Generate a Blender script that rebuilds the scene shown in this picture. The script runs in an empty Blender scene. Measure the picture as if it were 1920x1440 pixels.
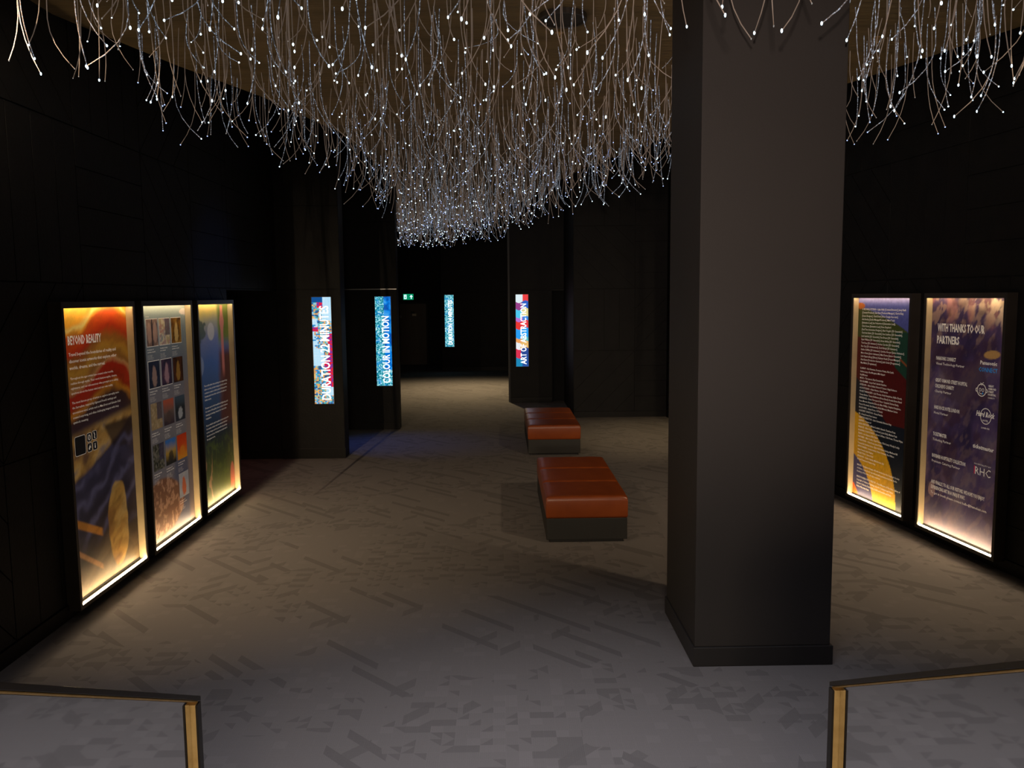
import bpy, bmesh, math, random
import numpy as np
from mathutils import Vector, Matrix

random.seed(7)
SC = bpy.context.scene
COL = SC.collection

# ---------------------------------------------------------------- camera
cam_d = bpy.data.cameras.new('camera')
cam_d.sensor_fit = 'HORIZONTAL'
cam_d.sensor_width = 36.0
cam_d.lens = 36.0 * 1561.0 / 1920.0
cam_d.clip_start = 0.05
cam_d.clip_end = 100
cam = bpy.data.objects.new('camera', cam_d)
COL.objects.link(cam)
F_ = 1561.0
def _dir(px, py):
    return Vector(((px - 960) / F_, -(py - 720) / F_, -1.0)).normalized()
_Z = -_dir(1106, 15560)
_Y = _dir(939, 556.2); _Y = (_Y - _Z * _Y.dot(_Z)).normalized()
_X = _Y.cross(_Z)
rot = Matrix((_X, _Y, _Z))           # rows: world axes seen in camera space
cam.matrix_world = Matrix.Translation((0, 0, 2.34)) @ rot.to_4x4()
SC.camera = cam

# ---------------------------------------------------------------- world, exposure
w = bpy.data.worlds.new('world'); SC.world = w; w.use_nodes = True
w.node_tree.nodes['Background'].inputs[0].default_value = (0.5, 0.55, 0.7, 1)
w.node_tree.nodes['Background'].inputs[1].default_value = 0.0015
SC.view_settings.view_transform = 'Standard'
SC.view_settings.look = 'None'
SC.view_settings.gamma = 1
SC.view_settings.use_curve_mapping = False
SC.view_settings.exposure = 0.0

# ---------------------------------------------------------------- lights
def area(name, loc, target, size, size_y, power, color, spread=180):
    d = bpy.data.lights.new(name, 'AREA'); d.shape = 'RECTANGLE'
    d.size = size; d.size_y = size_y; d.energy = power; d.color = color
    d.spread = math.radians(spread)
    o = bpy.data.objects.new(name, d); COL.objects.link(o)
    o.location = loc
    o.rotation_euler = (Vector(target) - Vector(loc)).to_track_quat('-Z', 'Y').to_euler()
    return o
def spot(name, loc, target, power, color, angle, blend=0.6, radius=0.08):
    d = bpy.data.lights.new(name, 'SPOT'); d.energy = power; d.color = color
    d.spot_size = math.radians(angle); d.spot_blend = blend; d.shadow_soft_size = radius
    o = bpy.data.objects.new(name, d); COL.objects.link(o)
    o.location = loc
    o.rotation_euler = (Vector(target) - Vector(loc)).to_track_quat('-Z', 'Y').to_euler()
    return o
# lamps over the staircase behind the camera
spot('stair_wall_spot', (-0.3, -1.0, 3.1), (1.35, 5.0, 2.95), 900, (1.0, 0.80, 0.68), 42, 1.0, 0.15)
spot('stair_lamp', (0.0, -0.3, 4.2), (0.0, 2.5, 0.8), 135, (1.0, 0.86, 0.74), 56, 1.0, 0.12)
# added low light behind the camera to brighten the brass posts
area('post_fill_light', (0.0, -1.8, 1.9), (0.0, 2.5, 0.95), 0.8, 0.3, 10, (1.0, 0.82, 0.58), 56)
# downlight over the foot of the stairs
area('foyer_lamp_light', (0.2, 3.3, 4.35), (0.2, 3.3, 0), 3.0, 1.0, 30, (0.84, 0.86, 1.0), 78)
# downlights of the far hall and the rear corner
spot('hall_downlight', (-0.7, 21.6, 3.55), (-0.9, 20.6, 0), 700, (1.0, 0.76, 0.42), 118, 1.0)
spot('corner_downlight', (2.9, 13.4, 4.25), (2.75, 13.6, 0), 220, (1.0, 0.74, 0.40), 68, 1.0)
# coloured light spilling out of the side galleries
spot('gallery_blue_light', (-3.4, 13.3, 2.3), (-1.75, 13.25, 0), 60, (0.1, 0.2, 1.0), 56, 1.0)
spot('gallery_red_light', (-4.6, 10.8, 2.0), (-3.3, 10.9, 0), 10, (1.0, 0.25, 0.2), 100, 1.0)
# blue stage lamp picking out the wall around the gallery doorway
spot('doorway_blue_spot', (1.9, 10.4, 4.25), (-3.2, 9.6, 2.55), 170, (0.12, 0.30, 1.0), 22, 1.0)

# ---------------------------------------------------------------- materials
def mat_new(name):
    m = bpy.data.materials.new(name); m.use_nodes = True
    return m, m.node_tree, m.node_tree.nodes['Principled BSDF']
def setp(b, **k):
    names = dict(color='Base Color', rough='Roughness', metal='Metallic', spec='Specular IOR Level',
                 emis='Emission Color', estr='Emission Strength', coat='Coat Weight', coatr='Coat Roughness',
                 sheen='Sheen Weight')
    for kk, v in k.items():
        if kk in ('color', 'emis'): v = (v[0], v[1], v[2], 1)
        b.inputs[names[kk]].default_value = v
def noisy(name, c1, c2, scale=8, rough=0.6, bump=0.1, bscale=60, metal=0, spec=0.5, stretch=(1, 1, 1), bdist=0.01, detail=4):
    m, nt, b = mat_new(name)
    tc = nt.nodes.new('ShaderNodeTexCoord'); mp = nt.nodes.new('ShaderNodeMapping')
    mp.inputs['Scale'].default_value = stretch
    n = nt.nodes.new('ShaderNodeTexNoise'); n.inputs['Scale'].default_value = scale; n.inputs['Detail'].default_value = detail
    r = nt.nodes.new('ShaderNodeValToRGB')
    r.color_ramp.elements[0].color = (*c1, 1); r.color_ramp.elements[1].color = (*c2, 1)
    r.color_ramp.elements[0].position = 0.3; r.color_ramp.elements[1].position = 0.7
    n2 = nt.nodes.new('ShaderNodeTexNoise'); n2.inputs['Scale'].default_value = bscale; n2.inputs['Detail'].default_value = 3
    bp = nt.nodes.new('ShaderNodeBump'); bp.inputs['Strength'].default_value = bump; bp.inputs['Distance'].default_value = bdist
    L = nt.links.new
    L(tc.outputs['Object'], mp.inputs['Vector']); L(mp.outputs[0], n.inputs['Vector']); L(mp.outputs[0], n2.inputs['Vector'])
    L(n.outputs['Fac'], r.inputs['Fac']); L(r.outputs[0], b.inputs['Base Color'])
    L(n2.outputs['Fac'], bp.inputs['Height']); L(bp.outputs[0], b.inputs['Normal'])
    setp(b, rough=rough, metal=metal, spec=spec)
    return m
def emitter(name, color, strength, base=(0.02, 0.02, 0.02)):
    m, nt, b = mat_new(name); setp(b, color=base, emis=color, estr=strength, rough=0.4)
    return m
def attr_mat(name, rough=0.45, emit=0.0, spec=0.3):
    m, nt, b = mat_new(name)
    a = nt.nodes.new('ShaderNodeAttribute'); a.attribute_name = 'ink'
    n = nt.nodes.new('ShaderNodeTexNoise'); n.inputs['Scale'].default_value = 90
    mx = nt.nodes.new('ShaderNodeMix'); mx.data_type = 'RGBA'; mx.blend_type = 'MULTIPLY'; mx.inputs['Factor'].default_value = 0.25
    L = nt.links.new
    L(a.outputs['Color'], mx.inputs['A']); L(n.outputs['Fac'], mx.inputs['B'])
    if emit:
        setp(b, color=(0.01, 0.01, 0.01), estr=emit, rough=0.3)
        L(a.outputs['Color'], b.inputs['Emission Color'])
    else:
        L(mx.outputs['Result'], b.inputs['Base Color'])
        L(mx.outputs['Result'], b.inputs['Emission Color']); b.inputs['Emission Strength'].default_value = 0.17   # added glow of the print lifts its brightness
    setp(b, rough=rough, spec=spec)
    return m

M = {}
M['wall'] = noisy('black_painted_board', (0.0065, 0.0062, 0.0062), (0.011, 0.0102, 0.0095), 5, 0.6, 0.4, 45, spec=0.25, bdist=0.006)
M['base'] = noisy('black_skirting_paint', (0.006, 0.0055, 0.005), (0.009, 0.008, 0.007), 4, 0.5, 0.1, 30, spec=0.25)
M['high'] = noisy('black_soffit_paint', (0.006, 0.006, 0.006), (0.008, 0.008, 0.008), 3, 0.9, 0.1, 30)
M['raft'] = noisy('bronze_rough_plaster', (0.17, 0.12, 0.052), (0.27, 0.19, 0.09), 1.6, 0.75, 0.6, 7, stretch=(0.5, 2.4, 1), bdist=0.03)
M['column'] = noisy('charcoal_column_paint', (0.033, 0.0285, 0.027), (0.037, 0.032, 0.030), 1.2, 0.62, 0.05, 120, spec=0.3)
M['plinth'] = noisy('black_plinth_paint', (0.016, 0.014, 0.014), (0.022, 0.019, 0.018), 3, 0.5, 0.05, 60)
M['box'] = noisy('dark_bronze_box_metal', (0.040, 0.032, 0.025), (0.05, 0.041, 0.033), 6, 0.38, 0.04, 90)
M['reveal'] = noisy('brushed_champagne_reveal', (0.50, 0.40, 0.25), (0.58, 0.47, 0.30), 8, 0.4, 0.05, 50, spec=0.5)
M['strip'] = emitter('warm_led_diffuser', (1.0, 0.72, 0.38), 46.0)
M['strip_front'] = emitter('warm_led_diffuser_front', (1.0, 0.72, 0.38), 90.0)
M['strip_top'] = emitter('warm_led_diffuser_top', (1.0, 0.74, 0.42), 24.0)
M['poster'] = attr_mat('printed_film', 0.5)
M['screen'] = attr_mat('led_screen', 0.3, 0.95)
M['ink_white'] = noisy('cream_print', (0.72, 0.64, 0.55), (0.76, 0.68, 0.58), 30, 0.5, 0, 50)
M['ink_blue'] = noisy('blue_print', (0.02, 0.22, 0.55), (0.03, 0.25, 0.6), 30, 0.5, 0, 50)
M['ink_red'] = noisy('crimson_print', (0.45, 0.01, 0.06), (0.5, 0.02, 0.08), 30, 0.5, 0, 50)
M['ink_navy'] = noisy('navy_print', (0.008, 0.014, 0.035), (0.012, 0.02, 0.045), 30, 0.5, 0, 50)
M['led_white'] = emitter('white_led_lettering', (0.92, 0.96, 1.0), 1.7)
M['leather'] = noisy('oxblood_leather', (0.21, 0.040, 0.006), (0.27, 0.056, 0.009), 6, 0.34, 0.10, 130, spec=0.55, bdist=0.003)
M['bench_base'] = noisy('charcoal_bench_base', (0.010, 0.009, 0.0075), (0.013, 0.0115, 0.0095), 5, 0.55, 0.05, 60)
M['rail'] = noisy('dark_bronze_rail', (0.012, 0.009, 0.007), (0.018, 0.013, 0.010), 12, 0.42, 0.05, 70, stretch=(1, 0.2, 1))
M['brass'] = noisy('aged_brass', (0.52, 0.33, 0.12), (0.66, 0.44, 0.18), 25, 0.42, 0.12, 60, metal=0.25, bdist=0.004)
M['door'] = noisy('brown_door_veneer', (0.08, 0.052, 0.035), (0.10, 0.066, 0.045), 5, 0.5, 0.05, 60, stretch=(1, 1, 0.2))
M['steel'] = noisy('satin_steel', (0.5, 0.5, 0.5), (0.6, 0.6, 0.6), 20, 0.3, 0.02, 90, metal=1)
M['grille'] = noisy('dark_speaker_grille', (0.02, 0.018, 0.015), (0.03, 0.026, 0.022), 90, 0.6, 0.3, 200)
M['green'] = emitter('green_sign_light', (0.0, 0.30, 0.13), 0.9)
M['sign_white'] = emitter('white_sign_light', (0.55, 0.95, 0.95), 1.6)
M['plate'] = noisy('cream_plate', (0.6, 0.5, 0.36), (0.68, 0.58, 0.42), 30, 0.4, 0.02, 60)

def strand_mat(name, col, estr, spotty):
    m, nt, b = mat_new(name)
    setp(b, color=(0.30, 0.24, 0.2), rough=0.35)
    L = nt.links.new
    tc = nt.nodes.new('ShaderNodeTexCoord')
    n = nt.nodes.new('ShaderNodeTexNoise'); n.inputs['Scale'].default_value = 110 if spotty else 6
    n.inputs['Detail'].default_value = 1
    r = nt.nodes.new('ShaderNodeMapRange')
    r.inputs['From Min'].default_value = 0.5 if spotty else 0.3
    r.inputs['From Max'].default_value = 0.62 if spotty else 0.7
    r.inputs['To Min'].default_value = estr * (0.35 if spotty else 0.6); r.inputs['To Max'].default_value = estr * (5.0 if spotty else 1.2)
    L(tc.outputs['Object'], n.inputs['Vector']); L(n.outputs['Fac'], r.inputs['Value'])
    b.inputs['Emission Color'].default_value = (*col, 1)
    L(r.outputs[0], b.inputs['Emission Strength'])
    return m
M['strand'] = strand_mat('tan_fibre', (1.0, 0.74, 0.58), 0.085, False)
M['strand_blue'] = strand_mat('bluish_glowing_fibre', (0.66, 0.80, 1.0), 0.10, True)
M['tip'] = emitter('bright_fibre_tip', (0.62, 0.85, 1.0), 4.5)
M['tip_mid'] = emitter('blue_fibre_tip', (0.42, 0.55, 1.0), 1.8)
M['tip_dim'] = emitter('dim_fibre_tip', (0.8, 0.75, 0.7), 0.35)

for _k in ('ink_white', 'ink_blue', 'ink_red'):  # printed inks get an added glow to stand out on the posters
    _b = M[_k].node_tree.nodes['Principled BSDF']; _b.inputs['Emission Color'].default_value = {'ink_white': (.74, .66, .56, 1), 'ink_blue': (.02, .24, .58, 1), 'ink_red': (.5, .02, .07, 1)}[_k]; _b.inputs['Emission Strength'].default_value = 0.24
# glass: clear sheet with a weak reflection
def glass_mat():
    m = bpy.data.materials.new('clear_balustrade_glass'); m.use_nodes = True
    nt = m.node_tree; nt.nodes.clear()
    o = nt.nodes.new('ShaderNodeOutputMaterial'); mx = nt.nodes.new('ShaderNodeMixShader')
    t = nt.nodes.new('ShaderNodeBsdfTransparent'); t.inputs[0].default_value = (0.93, 0.95, 0.95, 1)
    g = nt.nodes.new('ShaderNodeBsdfGlossy'); g.inputs['Roughness'].default_value = 0.03
    f = nt.nodes.new('ShaderNodeFresnel'); f.inputs[0].default_value = 1.4
    nt.links.new(f.outputs[0], mx.inputs[0]); nt.links.new(t.outputs[0], mx.inputs[1]); nt.links.new(g.outputs[0], mx.inputs[2])
    nt.links.new(mx.outputs[0], o.inputs[0])
    return m
M['glass'] = glass_mat()

# carpet: small-tile geometric pattern
def carpet_mat():
    m, nt, b = mat_new('geometric_carpet')
    L = nt.links.new
    def mth(op, a, c=None, d=None):
        n = nt.nodes.new('ShaderNodeMath'); n.operation = op
        for i, v in enumerate((a, c, d)):
            if v is None: continue
            if isinstance(v, (int, float)): n.inputs[i].default_value = v
            else: L(v, n.inputs[i])
        return n.outputs[0]
    tc = nt.nodes.new('ShaderNodeTexCoord'); sp = nt.nodes.new('ShaderNodeSeparateXYZ')
    L(tc.outputs['Object'], sp.inputs[0])
    C = 1 / 0.068
    x = mth('MULTIPLY', sp.outputs[0], C); y = mth('MULTIPLY', sp.outputs[1], C)
    i = mth('FLOOR', x); j = mth('FLOOR', y)
    fx = mth('FRACT', x); fy = mth('FRACT', y)
    def wn(a, c, s=0.0):
        cb = nt.nodes.new('ShaderNodeCombineXYZ'); L(a, cb.inputs[0]); L(c, cb.inputs[1]); cb.inputs[2].default_value = s
        n = nt.nodes.new('ShaderNodeTexWhiteNoise'); n.noise_dimensions = '3D'; L(cb.outputs[0], n.inputs['Vector'])
        return n.outputs['Value']
    def noise(scale, off):
        mp = nt.nodes.new('ShaderNodeMapping'); mp.inputs['Location'].default_value = (off, off * 0.7, 0)
        L(tc.outputs['Object'], mp.inputs[0])
        n = nt.nodes.new('ShaderNodeTexNoise'); n.inputs['Scale'].default_value = scale; n.inputs['Detail'].default_value = 2
        L(mp.outputs[0], n.inputs['Vector']); return n.outputs['Fac']
    def between(v, a, c):
        return mth('MULTIPLY', mth('GREATER_THAN', v, a), mth('LESS_THAN', v, c))
    m1 = mth('GREATER_THAN', noise(0.9, 0), 0.42)
    m2 = mth('GREATER_THAN', noise(0.8, 9), 0.50)
    r1 = wn(i, j)
    r1b = wn(mth('FLOOR', mth('MULTIPLY', x, 0.5)), j, 5.0)
    dark_cell = mth('LESS_THAN', r1b, 0.14)
    light_cell = between(r1, 0.90, 1.01)
    tri_a = mth('MULTIPLY', between(r1, 0.10, 0.24), mth('GREATER_THAN', mth('ADD', fx, fy), 1.0))
    tri_b = mth('MULTIPLY', between(r1, 0.24, 0.36), mth('GREATER_THAN', fx, fy))
    k = mth('FLOOR', mth('MULTIPLY', mth('ADD', x, y), 0.8))
    al = mth('FLOOR', mth('ADD', mth('MULTIPLY', x, 0.17), mth('MULTIPLY', wn(k, k, 3.0), 5.0)))
    bar = mth('MULTIPLY', mth('LESS_THAN', wn(k, al, 8.0), 0.17), m2)
    k2 = mth('FLOOR', mth('MULTIPLY', mth('SUBTRACT', x, y), 0.62))
    al2 = mth('FLOOR', mth('ADD', mth('MULTIPLY', x, 0.5), mth('MULTIPLY', wn(k2, k2, 4.0), 5.0)))
    bar2 = mth('MULTIPLY', mth('LESS_THAN', wn(k2, al2, 2.0), 0.06), m1)
    notbar = mth('SUBTRACT', 1.0, m2)
    small = mth('MULTIPLY', mth('MINIMUM', mth('ADD', mth('ADD', dark_cell, tri_a), tri_b), 1.0), mth('MULTIPLY', m1, notbar))
    dark = mth('MINIMUM', mth('ADD', mth('ADD', mth('MULTIPLY', small, 0.8), bar), mth('MULTIPLY', bar2, 0.8)), 1.0)
    val = mth('SUBTRACT', 1.0, mth('MULTIPLY', dark, 0.22))
    val = mth('ADD', val, mth('MULTIPLY', mth('MULTIPLY', light_cell, mth('SUBTRACT', 1.0, dark)), 0.07))
    gl = mth('MAXIMUM', mth('LESS_THAN', fx, 0.05), mth('LESS_THAN', fy, 0.05))
    val = mth('ADD', val, mth('MULTIPLY', gl, 0.035))
    # stitched ribs, direction chosen per cell
    ribs = mth('SINE', mth('MULTIPLY', mth('ADD', mth('MULTIPLY', x, mth('GREATER_THAN', r1, 0.5)), mth('MULTIPLY', y, mth('LESS_THAN', r1, 0.5))), 40.0))
    pile = nt.nodes.new('ShaderNodeTexNoise'); pile.inputs['Scale'].default_value = 260; pile.inputs['Detail'].default_value = 2
    L(tc.outputs['Object'], pile.inputs['Vector'])
    val = mth('MULTIPLY', val, mth('ADD', 0.82, mth('MULTIPLY', pile.outputs['Fac'], 0.36)))
    val = mth('ADD', val, mth('MULTIPLY', ribs, 0.02))
    sc = nt.nodes.new('ShaderNodeVectorMath'); sc.operation = 'SCALE'
    sc.inputs[0].default_value = (0.178, 0.162, 0.155); L(val, sc.inputs['Scale'])
    L(sc.outputs[0], b.inputs['Base Color'])
    n2 = nt.nodes.new('ShaderNodeTexNoise'); n2.inputs['Scale'].default_value = 9; n2.inputs['Detail'].default_value = 6; n2.inputs['Roughness'].default_value = 0.7
    L(tc.outputs['Object'], n2.inputs['Vector'])
    h = mth('ADD', mth('MULTIPLY', n2.outputs['Fac'], 0.7), mth('MULTIPLY', dark, -0.05))
    h = mth('ADD', h, mth('MULTIPLY', pile.outputs['Fac'], 0.12))
    bp = nt.nodes.new('ShaderNodeBump'); bp.inputs['Strength'].default_value = 0.35; bp.inputs['Distance'].default_value = 0.012
    L(h, bp.inputs['Height']); L(bp.outputs[0], b.inputs['Normal'])
    setp(b, rough=0.92, spec=0.15)
    return m
M['carpet'] = carpet_mat()

# ---------------------------------------------------------------- mesh helpers
def link(name, me, m, parent=None):
    o = bpy.data.objects.new(name, me); COL.objects.link(o)
    if m is not None: me.materials.append(m)
    if parent: o.parent = parent
    return o
class MB:
    def __init__(s): s.v = []; s.f = []; s.smooth = False
    def box(s, x0, x1, y0, y1, z0, z1):
        n = len(s.v)
        s.v += [(x0, y0, z0), (x1, y0, z0), (x1, y1, z0), (x0, y1, z0), (x0, y0, z1), (x1, y0, z1), (x1, y1, z1), (x0, y1, z1)]
        s.f += [tuple(n + q for q in f) for f in ((0, 3, 2, 1), (4, 5, 6, 7), (0, 1, 5, 4), (1, 2, 6, 5), (2, 3, 7, 6), (3, 0, 4, 7))]
        return s
    def prism(s, poly, z0, z1):          # plan polygon, counter-clockwise
        n = len(s.v); k = len(poly)
        s.v += [(x, y, z0) for x, y in poly] + [(x, y, z1) for x, y in poly]
        s.f.append(tuple(n + q for q in reversed(range(k)))); s.f.append(tuple(n + k + q for q in range(k)))
        for q in range(k):
            r = (q + 1) % k; s.f.append((n + q, n + r, n + k + r, n + k + q))
        return s
    def tube(s, pts, r, seg=6, caps=True):
        rings = []
        for q, p in enumerate(pts):
            p = Vector(p)
            a = Vector(pts[max(0, q - 1)]); c = Vector(pts[min(len(pts) - 1, q + 1)])
            t = (c - a).normalized()
            u = t.cross(Vector((0.31, 0.95, 0.02))); u.normalize(); v = t.cross(u)
            rr = r[q] if isinstance(r, (list, tuple)) else r
            n = len(s.v)
            for e in range(seg):
                g = 2 * math.pi * e / seg
                s.v.append(tuple(p + u * math.cos(g) * rr + v * math.sin(g) * rr))
            rings.append(n)
        for q in range(len(rings) - 1):
            for e in range(seg):
                g = (e + 1) % seg
                s.f.append((rings[q] + e, rings[q] + g, rings[q + 1] + g, rings[q + 1] + e))
        if caps:
            s.f.append(tuple(rings[0] + e for e in reversed(range(seg)))); s.f.append(tuple(rings[-1] + e for e in range(seg)))
        return s
    def ball(s, c, r, seg=6, rings=4, zs=1.0):
        n = len(s.v); c = Vector(c)
        s.v.append(tuple(c + Vector((0, 0, r * zs))))
        for a in range(1, rings):
            th = math.pi * a / rings
            for e in range(seg):
                ph = 2 * math.pi * e / seg
                s.v.append(tuple(c + Vector((r * math.sin(th) * math.cos(ph), r * math.sin(th) * math.sin(ph), r * zs * math.cos(th)))))
        s.v.append(tuple(c + Vector((0, 0, -r * zs))))
        last = len(s.v) - 1
        for e in range(seg):
            g = (e + 1) % seg
            s.f.append((n, n + 1 + e, n + 1 + g))
            for a in range(rings - 2):
                s.f.append((n + 1 + a * seg + e, n + 1 + (a + 1) * seg + e, n + 1 + (a + 1) * seg + g, n + 1 + a * seg + g))
            s.f.append((n + 1 + (rings - 2) * seg + e, last, n + 1 + (rings - 2) * seg + g))
        return s
    def mesh(s, name):
        me = bpy.data.meshes.new(name); me.from_pydata(s.v, [], s.f); me.update()
        if s.smooth: me.polygons.foreach_set('use_smooth', [True] * len(me.polygons))
        return me
    def build(s, name, m, parent=None, bevel=0):
        me = s.mesh(name)
        o = link(name, me, m, parent)
        if bevel:
            bv = o.modifiers.new('bevel', 'BEVEL'); bv.width = bevel; bv.segments = 2; bv.limit_method = 'ANGLE'
        return o
def struct(o):
    o['kind'] = 'structure'; return o
def empty(name, loc, rz=0):
    o = bpy.data.objects.new(name, None); COL.objects.link(o); o.location = loc; o.rotation_euler = (0, 0, rz)
    o.empty_display_size = 0.1
    return o
def tag(o, label, cat, group=None):
    o['label'] = label; o['category'] = cat
    if group: o['group'] = group
    return o

# ---------------------------------------------------------------- floor, ceilings
fl = MB().box(-6.5, 5.5, -3.5, 30.5, -0.1, 0.0).build('floor', M['carpet']); struct(fl)
hi = MB().box(-6.5, 5.5, -3.5, 30.5, 5.0, 5.1).build('ceiling', M['high']); struct(hi)
raft_poly = [(-3.22, -3.0), (4.9, -3.0), (4.24, 6.3), (3.47, 8.4), (2.24, 11.05), (1.38, 13.75), (0.17, 19.8), (-1.5, 24.0), (-3.4, 24.4),
             (-3.4, 15.02), (-1.83, 14.98), (-1.83, 14.74), (-2.0, 10.7), (-2.42, 8.84), (-2.84, 7.66), (-3.22, 6.3)]
rf = MB().prism(raft_poly, 4.4, 4.62).build('ceiling_lowered', M['raft']); struct(rf)

# ---------------------------------------------------------------- panelled walls
def clip(poly, a, b, c):               # keep a*x+b*y<=c
    out = []
    for q in range(len(poly)):
        p, r = poly[q], poly[(q + 1) % len(poly)]
        dp = a * p[0] + b * p[1] - c; dr = a * r[0] + b * r[1] - c
        if dp <= 0: out.append(p)
        if (dp < 0 < dr) or (dr < 0 < dp):
            t = dp / (dp - dr); out.append((p[0] + (r[0] - p[0]) * t, p[1] + (r[1] - p[1]) * t))
    return out
def planks(rects, cells):
    """rects: allowed wall rectangles (s0,s1,z0,z1); cells: (s0,s1,z0,z1,pattern). returns polygons"""
    polys = []
    g = 0.004
    for (s0, s1, z0, z1, pat) in cells:
        wd, ht = s1 - s0, z1 - z0
        cell = [(s0 + g, z0 + g), (s1 - g, z0 + g), (s1 - g, z1 - g), (s0 + g, z1 - g)]
        pieces = []
        if pat == 'plain': pieces = [cell]
        else:
            if pat == 'v': n = (1, 0); lo, hi_ = s0, s1; k = 4
            elif pat == 'h': n = (0, 1); lo, hi_ = z0, z1; k = 4
            elif pat == 'd': n = (0.7071, 0.7071); lo, hi_ = (s0 + z0) * .7071, (s1 + z1) * .7071; k = 6
            else: n = (-0.7071, 0.7071); lo, hi_ = (-s1 + z0) * .7071, (-s0 + z1) * .7071; k = 6
            for q in range(k):
                a = lo + (hi_ - lo) * q / k + (g if q else 0); b_ = lo + (hi_ - lo) * (q + 1) / k - (g if q < k - 1 else 0)
                p = clip(cell, n[0], n[1], b_)
                if len(p) > 2: p = clip(p, -n[0], -n[1], -a)
                if len(p) > 2: pieces.append(p)
        for p in pieces:
            for (a0, a1, b0, b1) in rects:
                q = clip(p, 1, 0, a1 - .002); q = clip(q, -1, 0, -a0 - .002) if len(q) > 2 else q
                q = clip(q, 0, 1, b1 - .002) if len(q) > 2 else q; q = clip(q, 0, -1, -b0 - .002) if len(q) > 2 else q
                if len(q) > 2: polys.append(q)
    return polys
def wall(name, p0, p1, thick, rects, cells, mat='wall', lift=0.012):
    """p0->p1 runs to the viewer's right; local x along the wall, y into it, z up."""
    p0 = Vector(p0); p1 = Vector(p1); d = (p1 - p0).normalized()
    mb = MB()
    def P(s, t, z): return (s, t, z)
    for (a0, a1, b0, b1) in rects: mb.box(a0, a1, 0, thick, b0, b1)
    for poly in planks(rects, cells):
        n = len(mb.v); k = len(poly)
        cx = sum(p[0] for p in poly) / k; cz = sum(p[1] for p in poly) / k
        for (s, z) in poly: mb.v.append(P(s, 0.0, z))
        for (s, z) in poly:
            ds, dz = cx - s, cz - z; l = math.hypot(ds, dz) or 1
            mb.v.append(P(s + ds / l * .003, -lift, z + dz / l * .003))
        mb.f.append(tuple(n + k + q for q in range(k)))
        for q in range(k):
            r = (q + 1) % k; mb.f.append((n + q, n + r, n + k + r, n + k + q))
    o = mb.build(name, M[mat])
    bm = bmesh.new(); bm.from_mesh(o.data); bmesh.ops.recalc_face_normals(bm, faces=bm.faces); bm.to_mesh(o.data); bm.free()
    o.location = (p0.x, p0.y, 0); o.rotation_euler = (0, 0, math.atan2(d.y, d.x))
    return struct(o)
def skirting(name, p0, p1, h=0.11, out=0.026):
    p0 = Vector(p0); p1 = Vector(p1); d = (p1 - p0); L_ = d.length; d.normalize(); n = Vector((d.y, -d.x))
    a = p0; b = p1
    poly = [tuple(a + n * out), tuple(b + n * out), tuple(b + n * 0.001), tuple(a + n * 0.001)]
    return struct(MB().prism(poly, 0.0, h).build(name, M['base'], bevel=0.003))

ROWS = [(0.11, 1.29), (1.29, 2.47), (2.47, 3.65), (3.65, 4.83), (4.83, 5.0)]
XL = -3.23
# left wall: s = Y + 3.2 (runs away from the camera), opening beyond the third light box
cells = []
pats = [
    ['h', 'h', 'v', 'v', 'h', 'h', 'd', 'v', 'h', 'v', 'h', 'v', 'h', 'd'],
    ['v', 'd', 'v', 'h', 'e', 'v', 'd', 'e', 'h', 'v', 'd', 'h', 'v', 'h'],
    ['v', 'h', 'd', 'h', 'v', 'v', 'v', 'h', 'v', 'h', 'd', 'h', 'v', 'd'],
    ['h', 'v', 'h', 'd', 'e', 'h', 'd', 'd', 'v', 'e', 'h', 'v', 'd', 'h'],
    ['plain'] * 14]
pats[2][7] = 'v'; pats[2][8] = 'h'; pats[2][9] = 'd'; pats[2][10] = 'h'
for r_, (z0, z1) in enumerate(ROWS):
    for c_ in range(14):
        y0 = 6.5 + (c_ - 8) * 1.17
        cells.append((y0 + 3.2, y0 + 1.17 + 3.2, z0, z1, pats[r_][c_]))
wall('wall_left', (XL, -3.2), (XL, 12.1), 0.2,
     [(0, 13.07, 0, 5.0), (13.07, 15.3, 2.45, 5.0)], cells)
skirting('baseboard_left', (XL, -3.2), (XL, 9.87))
# right wall
RA = Vector((4.243, 6.533)); RD = Vector((-0.113, 1)).normalized()
def rw(s, out=0.0): return RA + RD * s + Vector((-RD.y, RD.x)) * out
far_pt = rw(9.45); near_pt = rw(-9.7)
LR = (far_pt - near_pt).length
cells = []
for r_, (z0, z1) in enumerate(ROWS):
    for c_ in range(17):
        s0 = LR - 9.45 - 0.27 - 1.18 * (c_ - 9)   # runs from far to near
        pat = pats[(r_) % 4][(c_ * 3 + 2 * r_) % 14] if r_ < 4 else 'plain'
        if r_ == 2: pat = ['d', 'h', 'e', 'h', 'v'][c_ % 5]
        cells.append((9.45 + 0.27 - 1.18 * (c_ - 7), 9.45 + 0.27 - 1.18 * (c_ - 8), z0, z1, pat))
wall('wall_right', far_pt, near_pt, 0.2, [(0, LR, 0, 5.0)], cells)
skirting('baseboard_right', rw(9.4), near_pt)
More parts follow.
